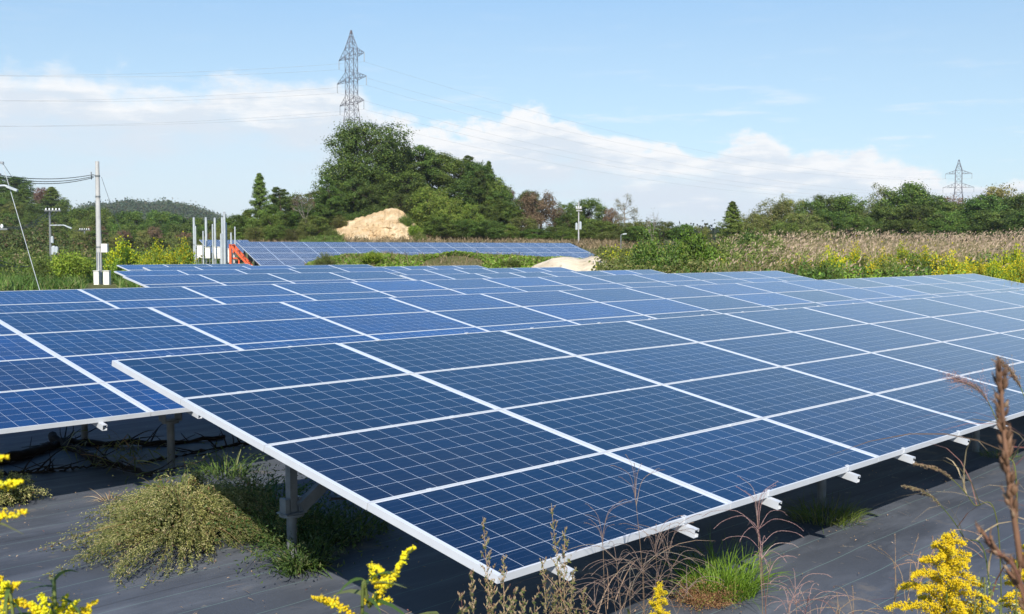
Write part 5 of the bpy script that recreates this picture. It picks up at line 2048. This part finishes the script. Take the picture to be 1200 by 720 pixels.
# ---- dusty weed in the bottom right corner
def twig_weed(cx, cy, rx, ry, h, label, seed, n_twigs=260, leaf=.020, name='spreading_weed', nl=11000, center=None, main='mugwort', z_lift=0.0):
    """low spreading plant: long twigs arching out of one root, crowded with small seeds and leaves"""
    r = np.random.default_rng(seed)
    p = center if center is not None else gp(cx, cy)
    p = np.array([p[0], p[1], 0.0])
    root = plant_root(name, p, label, 'weed')
    sb, ob, ib = MB(), MB(), MB()
    f2 = np.array([math.sin(YAW), math.cos(YAW), 0])
    paths = []
    for k in range(n_twigs):
        a = r.uniform(0, 6.28)
        q = r.uniform(.15, 1.0) ** .6
        wob = (1 + .26 * math.sin(a * 3 + seed) + .18 * math.sin(a * 5 + 2) + .10 * math.sin(a * 11)) * (1.25 if r.uniform() < .12 else 1.0)
        e = RT * math.cos(a) * rx * q * wob + f2 * math.sin(a) * ry * q * wob
        hh = h * (1 - min(q, 1) ** 2.0) * r.uniform(.55, 1.0) * (1 + .2 * math.sin(a * 4 + 1.3)) + r.uniform(.0, .05) + z_lift
        m_ = e * .5 + np.array([0, 0, max(hh * 1.1, h * .5 * (1 - .3 * q))])
        P = smooth_path([np.array([r.normal() * .05, r.normal() * .05, 0.02 + z_lift]), m_, e + np.array([0, 0, hh])], 10)
        P[:, 2] = np.maximum(P[:, 2], .02)
        paths.append(P)
        sb.tube(P, np.linspace(.0035, .001, 10), 4, cap=False)
    paths = np.array(paths)
    i = r.integers(0, n_twigs, nl)
    t = r.uniform(.25, 1.0, nl) ** .7
    seg = (t * 9).clip(0, 8.99)
    j = seg.astype(int)
    f = (seg - j)[:, None]
    c = paths[i, j] * (1 - f) + paths[i, j + 1] * f
    tang = paths[i, j + 1] - paths[i, j]
    c2 = c + r.normal(size=c.shape) * np.array([.012, .012, .012])
    c2[:, 2] = np.maximum(c2[:, 2], .015)
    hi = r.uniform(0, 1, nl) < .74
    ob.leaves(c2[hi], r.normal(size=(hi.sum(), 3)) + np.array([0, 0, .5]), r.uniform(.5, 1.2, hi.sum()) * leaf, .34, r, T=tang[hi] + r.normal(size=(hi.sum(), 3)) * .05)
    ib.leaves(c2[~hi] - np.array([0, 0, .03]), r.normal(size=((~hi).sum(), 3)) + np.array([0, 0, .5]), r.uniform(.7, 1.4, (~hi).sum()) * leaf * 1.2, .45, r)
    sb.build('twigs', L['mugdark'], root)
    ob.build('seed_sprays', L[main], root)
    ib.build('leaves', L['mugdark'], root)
    return root


twig_weed(218, 634, .90, 1.0, .44, 'large olive seeding weed spreading over the sunlit sheet beside the nearest array', 51, 700, .022, nl=44000)
twig_weed(330, 636, .34, .30, .22, 'small olive weed half in shade, joined to the right end of the large one', 54, 160, .020, nl=8000)
twig_weed(4, 592, .34, .38, .26, 'smaller olive weed on the sheet at the left picture edge', 52, 180, .020, nl=9000)
p = base_at(1178, 2.5)
twig_weed(0, 0, .17, .2, .62, 'dusty grey green weed crowded into the bottom right corner', 53, 130, .011, nl=8000, center=p, z_lift=.70)


# ---- tufts
def tuft(px, py, label, n, length, width, leafkey, seed, r0=.06, lean=.35, droop=.4, name='grass_tuft', cat='grass', extra=None):
    r = np.random.default_rng(seed)
    p = gp(px, py)
    p[2] = 0
    root = plant_root(name, p, label, cat)
    b = MB()
    a = r.uniform(0, 6.28, n)
    q = np.sqrt(r.uniform(0, 1, n)) * r0
    P = np.stack([np.cos(a) * q, np.sin(a) * q, np.zeros(n)], 1)
    d = np.stack([np.cos(a) * lean, np.sin(a) * lean, np.ones(n)], 1) + r.normal(size=(n, 3)) * .22
    b.blades(P, d, r.uniform(.5, 1.1, n) * length, width, r.uniform(.3, 1.3, n) * droop, rng=r, seg=5)
    b.build('blades', L[leafkey], root)
    if extra:
        b = MB()
        m = extra
        c = np.stack([r.normal(size=m) * r0 * 1.2, r.normal(size=m) * r0 * 1.2, r.uniform(.15, .9, m) * length * .8], 1)
        b.leaves(c, r.normal(size=(m, 3)) + np.array([0, 0, .5]), r.uniform(.02, .045, m), .4, r)
        b.build('leaves', L['weedleaf'], root)
    return root


tuft(846, 700, 'bright green grass tuft lit by the sun before the nearest array', 520, .46, .007, 'vivid', 61, .20, .35, .55)
tuft(352, 668, 'small green tuft of drooping blades at the right end of the large olive weed', 46, .30, .016, 'grassy', 62, .06, .7, 1.0)
tuft(128, 590, 'tiny reddish grass tuft left of the large olive weed', 46, .24, .006, 'straw', 63, .04, .9, .7)
tuft(967, 612, 'dark grass mound round the front post of the nearest array', 500, .28, .006, 'grassy', 64, .26, .5, .6)
tuft(196, 582, 'green leafy weed behind the large olive weed at the shadow edge', 70, .30, .022, 'grassy', 65, .12, .6, .8, 'leafy_weed', 'weed', 160)
tuft(292, 590, 'tall leafy weed half in shade under the left end of the nearest array', 80, .48, .020, 'grassy', 66, .16, .45, .8, 'leafy_weed', 'weed', 220)
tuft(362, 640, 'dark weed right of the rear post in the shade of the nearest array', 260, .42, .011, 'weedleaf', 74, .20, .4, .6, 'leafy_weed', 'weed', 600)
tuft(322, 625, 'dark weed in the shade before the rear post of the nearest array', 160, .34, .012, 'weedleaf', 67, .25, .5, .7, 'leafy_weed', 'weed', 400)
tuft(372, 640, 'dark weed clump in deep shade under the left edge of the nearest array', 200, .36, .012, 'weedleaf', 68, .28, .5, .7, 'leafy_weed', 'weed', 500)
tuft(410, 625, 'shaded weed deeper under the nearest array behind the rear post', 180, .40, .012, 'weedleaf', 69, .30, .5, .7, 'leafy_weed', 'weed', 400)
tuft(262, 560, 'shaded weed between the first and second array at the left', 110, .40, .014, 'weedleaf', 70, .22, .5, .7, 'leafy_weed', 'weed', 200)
tuft(1172, 538, 'shaded grass by the second front post at the right', 160, .16, .006, 'grassy', 72, .18, .5, .6)

tuft(318, 600, 'leafy weed reaching out of the shade behind the large olive weed', 110, .50, .016, 'grassy', 75, .22, .5, .7, 'leafy_weed', 'weed', 420)
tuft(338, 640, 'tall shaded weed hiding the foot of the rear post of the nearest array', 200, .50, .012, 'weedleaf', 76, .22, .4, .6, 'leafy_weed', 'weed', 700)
tuft(250, 604, 'yellowish weed rising from the back of the large olive weed', 70, .42, .016, 'grassy', 78, .18, .5, .8, 'leafy_weed', 'weed', 260)
q = np.array([.80, 2.72, 0])
u_, v_ = pix(q)
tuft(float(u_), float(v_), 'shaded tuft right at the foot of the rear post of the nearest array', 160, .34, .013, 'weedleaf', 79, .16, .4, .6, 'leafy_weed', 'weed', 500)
# reddish low weed before the green tuft
r = np.random.default_rng(73)
p = gp(826, 712)
p[2] = 0
root = plant_root('low_weed', p, 'low reddish brown weed mat in front of the bright green tuft', 'weed')
sb, ob = MB(), MB()
for k in range(120):
    a = r.uniform(0, 6.28)
    q = r.uniform(.1, 1) ** .6
    e = RT * math.cos(a) * .28 * q + np.array([math.sin(YAW), math.cos(YAW), 0]) * math.sin(a) * .22 * q + np.array([0, 0, r.uniform(.05, .22) * (1.1 - q * .5)])
    P = limb_path((0, 0, .01), e, .15, r, 7)
    sb.tube(P, np.linspace(.0022, .0008, 7), 4, cap=False)
    m = 26
    c = along(P, r.uniform(.3, 1, m)) + r.normal(size=(m, 3)) * .016
    ob.leaves(c, r.normal(size=(m, 3)) + np.array([0, 0, .5]), r.uniform(.008, .018, m), .4, r)
sb.build('stems', L['redweed'], root)
ob.build('leaves', L['redweed'], root)


# ---- dead branches lying in the shade under the second array
def branch(pts, label, seed, r0=.05, leaves=0, lc=None):
    r = np.random.default_rng(seed)
    W = [gp(x, y, z) for x, y, z in pts]
    p = np.array([W[0][0], W[0][1], 0])
    root = plant_root('fallen_branch', p, label, 'branch')
    P = smooth_path([w - p for w in W], 30)
    P += r.normal(size=P.shape) * .012
    b = MB()
    b.tube(P, np.linspace(r0, r0 * .35, 30), 8)
    b.build('limb', M['twig'], root)
    b = MB()
    for k in range(14):
        c = along(P, np.array([r.uniform(.15, .98)]))[0]
        e = c + np.array([r.normal() * .25, r.normal() * .25, r.uniform(.02, .22)])
        b.tube(limb_path(c, e, .15, r, 5), np.linspace(.010, .003, 5), 5)
    b.build('twigs', M['twig'], root)
    if leaves:
        b = MB()
        c = along(P, r.uniform(lc[0], lc[1], leaves)) + r.normal(size=(leaves, 3)) * np.array([.20, .20, .09]) + np.array([0, 0, .12])
        c[:, 2] = np.maximum(c[:, 2], .03)
        b.blades(c, r.normal(size=(leaves, 3)) + np.array([0, 0, -.2]), r.uniform(.10, .22, leaves), .014, .5, rng=r, seg=3)
        b.build('dead_leaves', L['mugdark'], root)


branch([(-20, 545, .05), (40, 530, .06), (76, 519, .05), (120, 519, .06), (190, 520, .05), (262, 512, .05)], 'long dead branch lying level under the second array at the left', 81, .06)
branch([(60, 512, .10), (84, 524, .06), (112, 538, .05), (140, 547, .05), (178, 556, .04)], 'dead branch with dry drooping leaves slanting over the long one', 82, .05, 150, (.45, .95))
branch([(0, 556, .03), (60, 552, .03), (115, 546, .03)], 'thin dead branch nearest the sunlit sheet at the left', 83, .02)
branch([(170, 542, .03), (215, 534, .03), (262, 524, .03), (300, 520, .03)], 'thin dead branch between leafy weeds under the second array', 84, .03)


# ---- litter blown over the sheet
r = np.random.default_rng(91)
n = 320
P = np.array([gp(r.uniform(-60, 1260), y) for y in r.uniform(560, 900, n)])
P[:, 2] = .045
cl = np.array([gp(x, y) for x, y in [(215, 655), (330, 665), (830, 712), (960, 620), (60, 610), (990, 612), (1050, 560)]])
Q = np.repeat(cl, 70, 0) + r.normal(size=(490, 3)) * np.array([.45, .45, 0])
Q[:, 2] = .045
P = np.vstack([P, Q])
b = MB()
b.leaves(P, r.normal(size=(len(P), 3)) * .35 + np.array([0, 0, 1.0]), r.uniform(.008, .026, len(P)), .4, r)
m = 160
P = np.array([gp(r.uniform(-60, 1260), y, .045) for y in r.uniform(575, 900, m)])
b.blades(P, r.normal(size=(m, 3)) * np.array([1, 1, .08]), r.uniform(.05, .22, m), .004, .1, rng=r, seg=2)
tag(b.build('leaf_litter', L['straw']), kind='stuff')

# ------------------------------------------------------------------ thin autumn haze
b = MB()
b.box((-2500, -2500, -60), (2500, 2500, 75))
hz = b.build('haze', [])
hm = bpy.data.materials.new('haze_air')
hm.use_nodes = True
g = NT(hm.node_tree)
out = g.n('ShaderNodeOutputMaterial')
vol = g.n('ShaderNodeVolumePrincipled')
vol.inputs['Color'].default_value = (.86, .92, 1.0, 1)
vol.inputs['Density'].default_value = .00013
vol.inputs['Anisotropy'].default_value = 0.0
g.link(vol.outputs[0], out.inputs['Volume'])
hz.data.materials.append(hm)
tag(hz, kind='stuff')
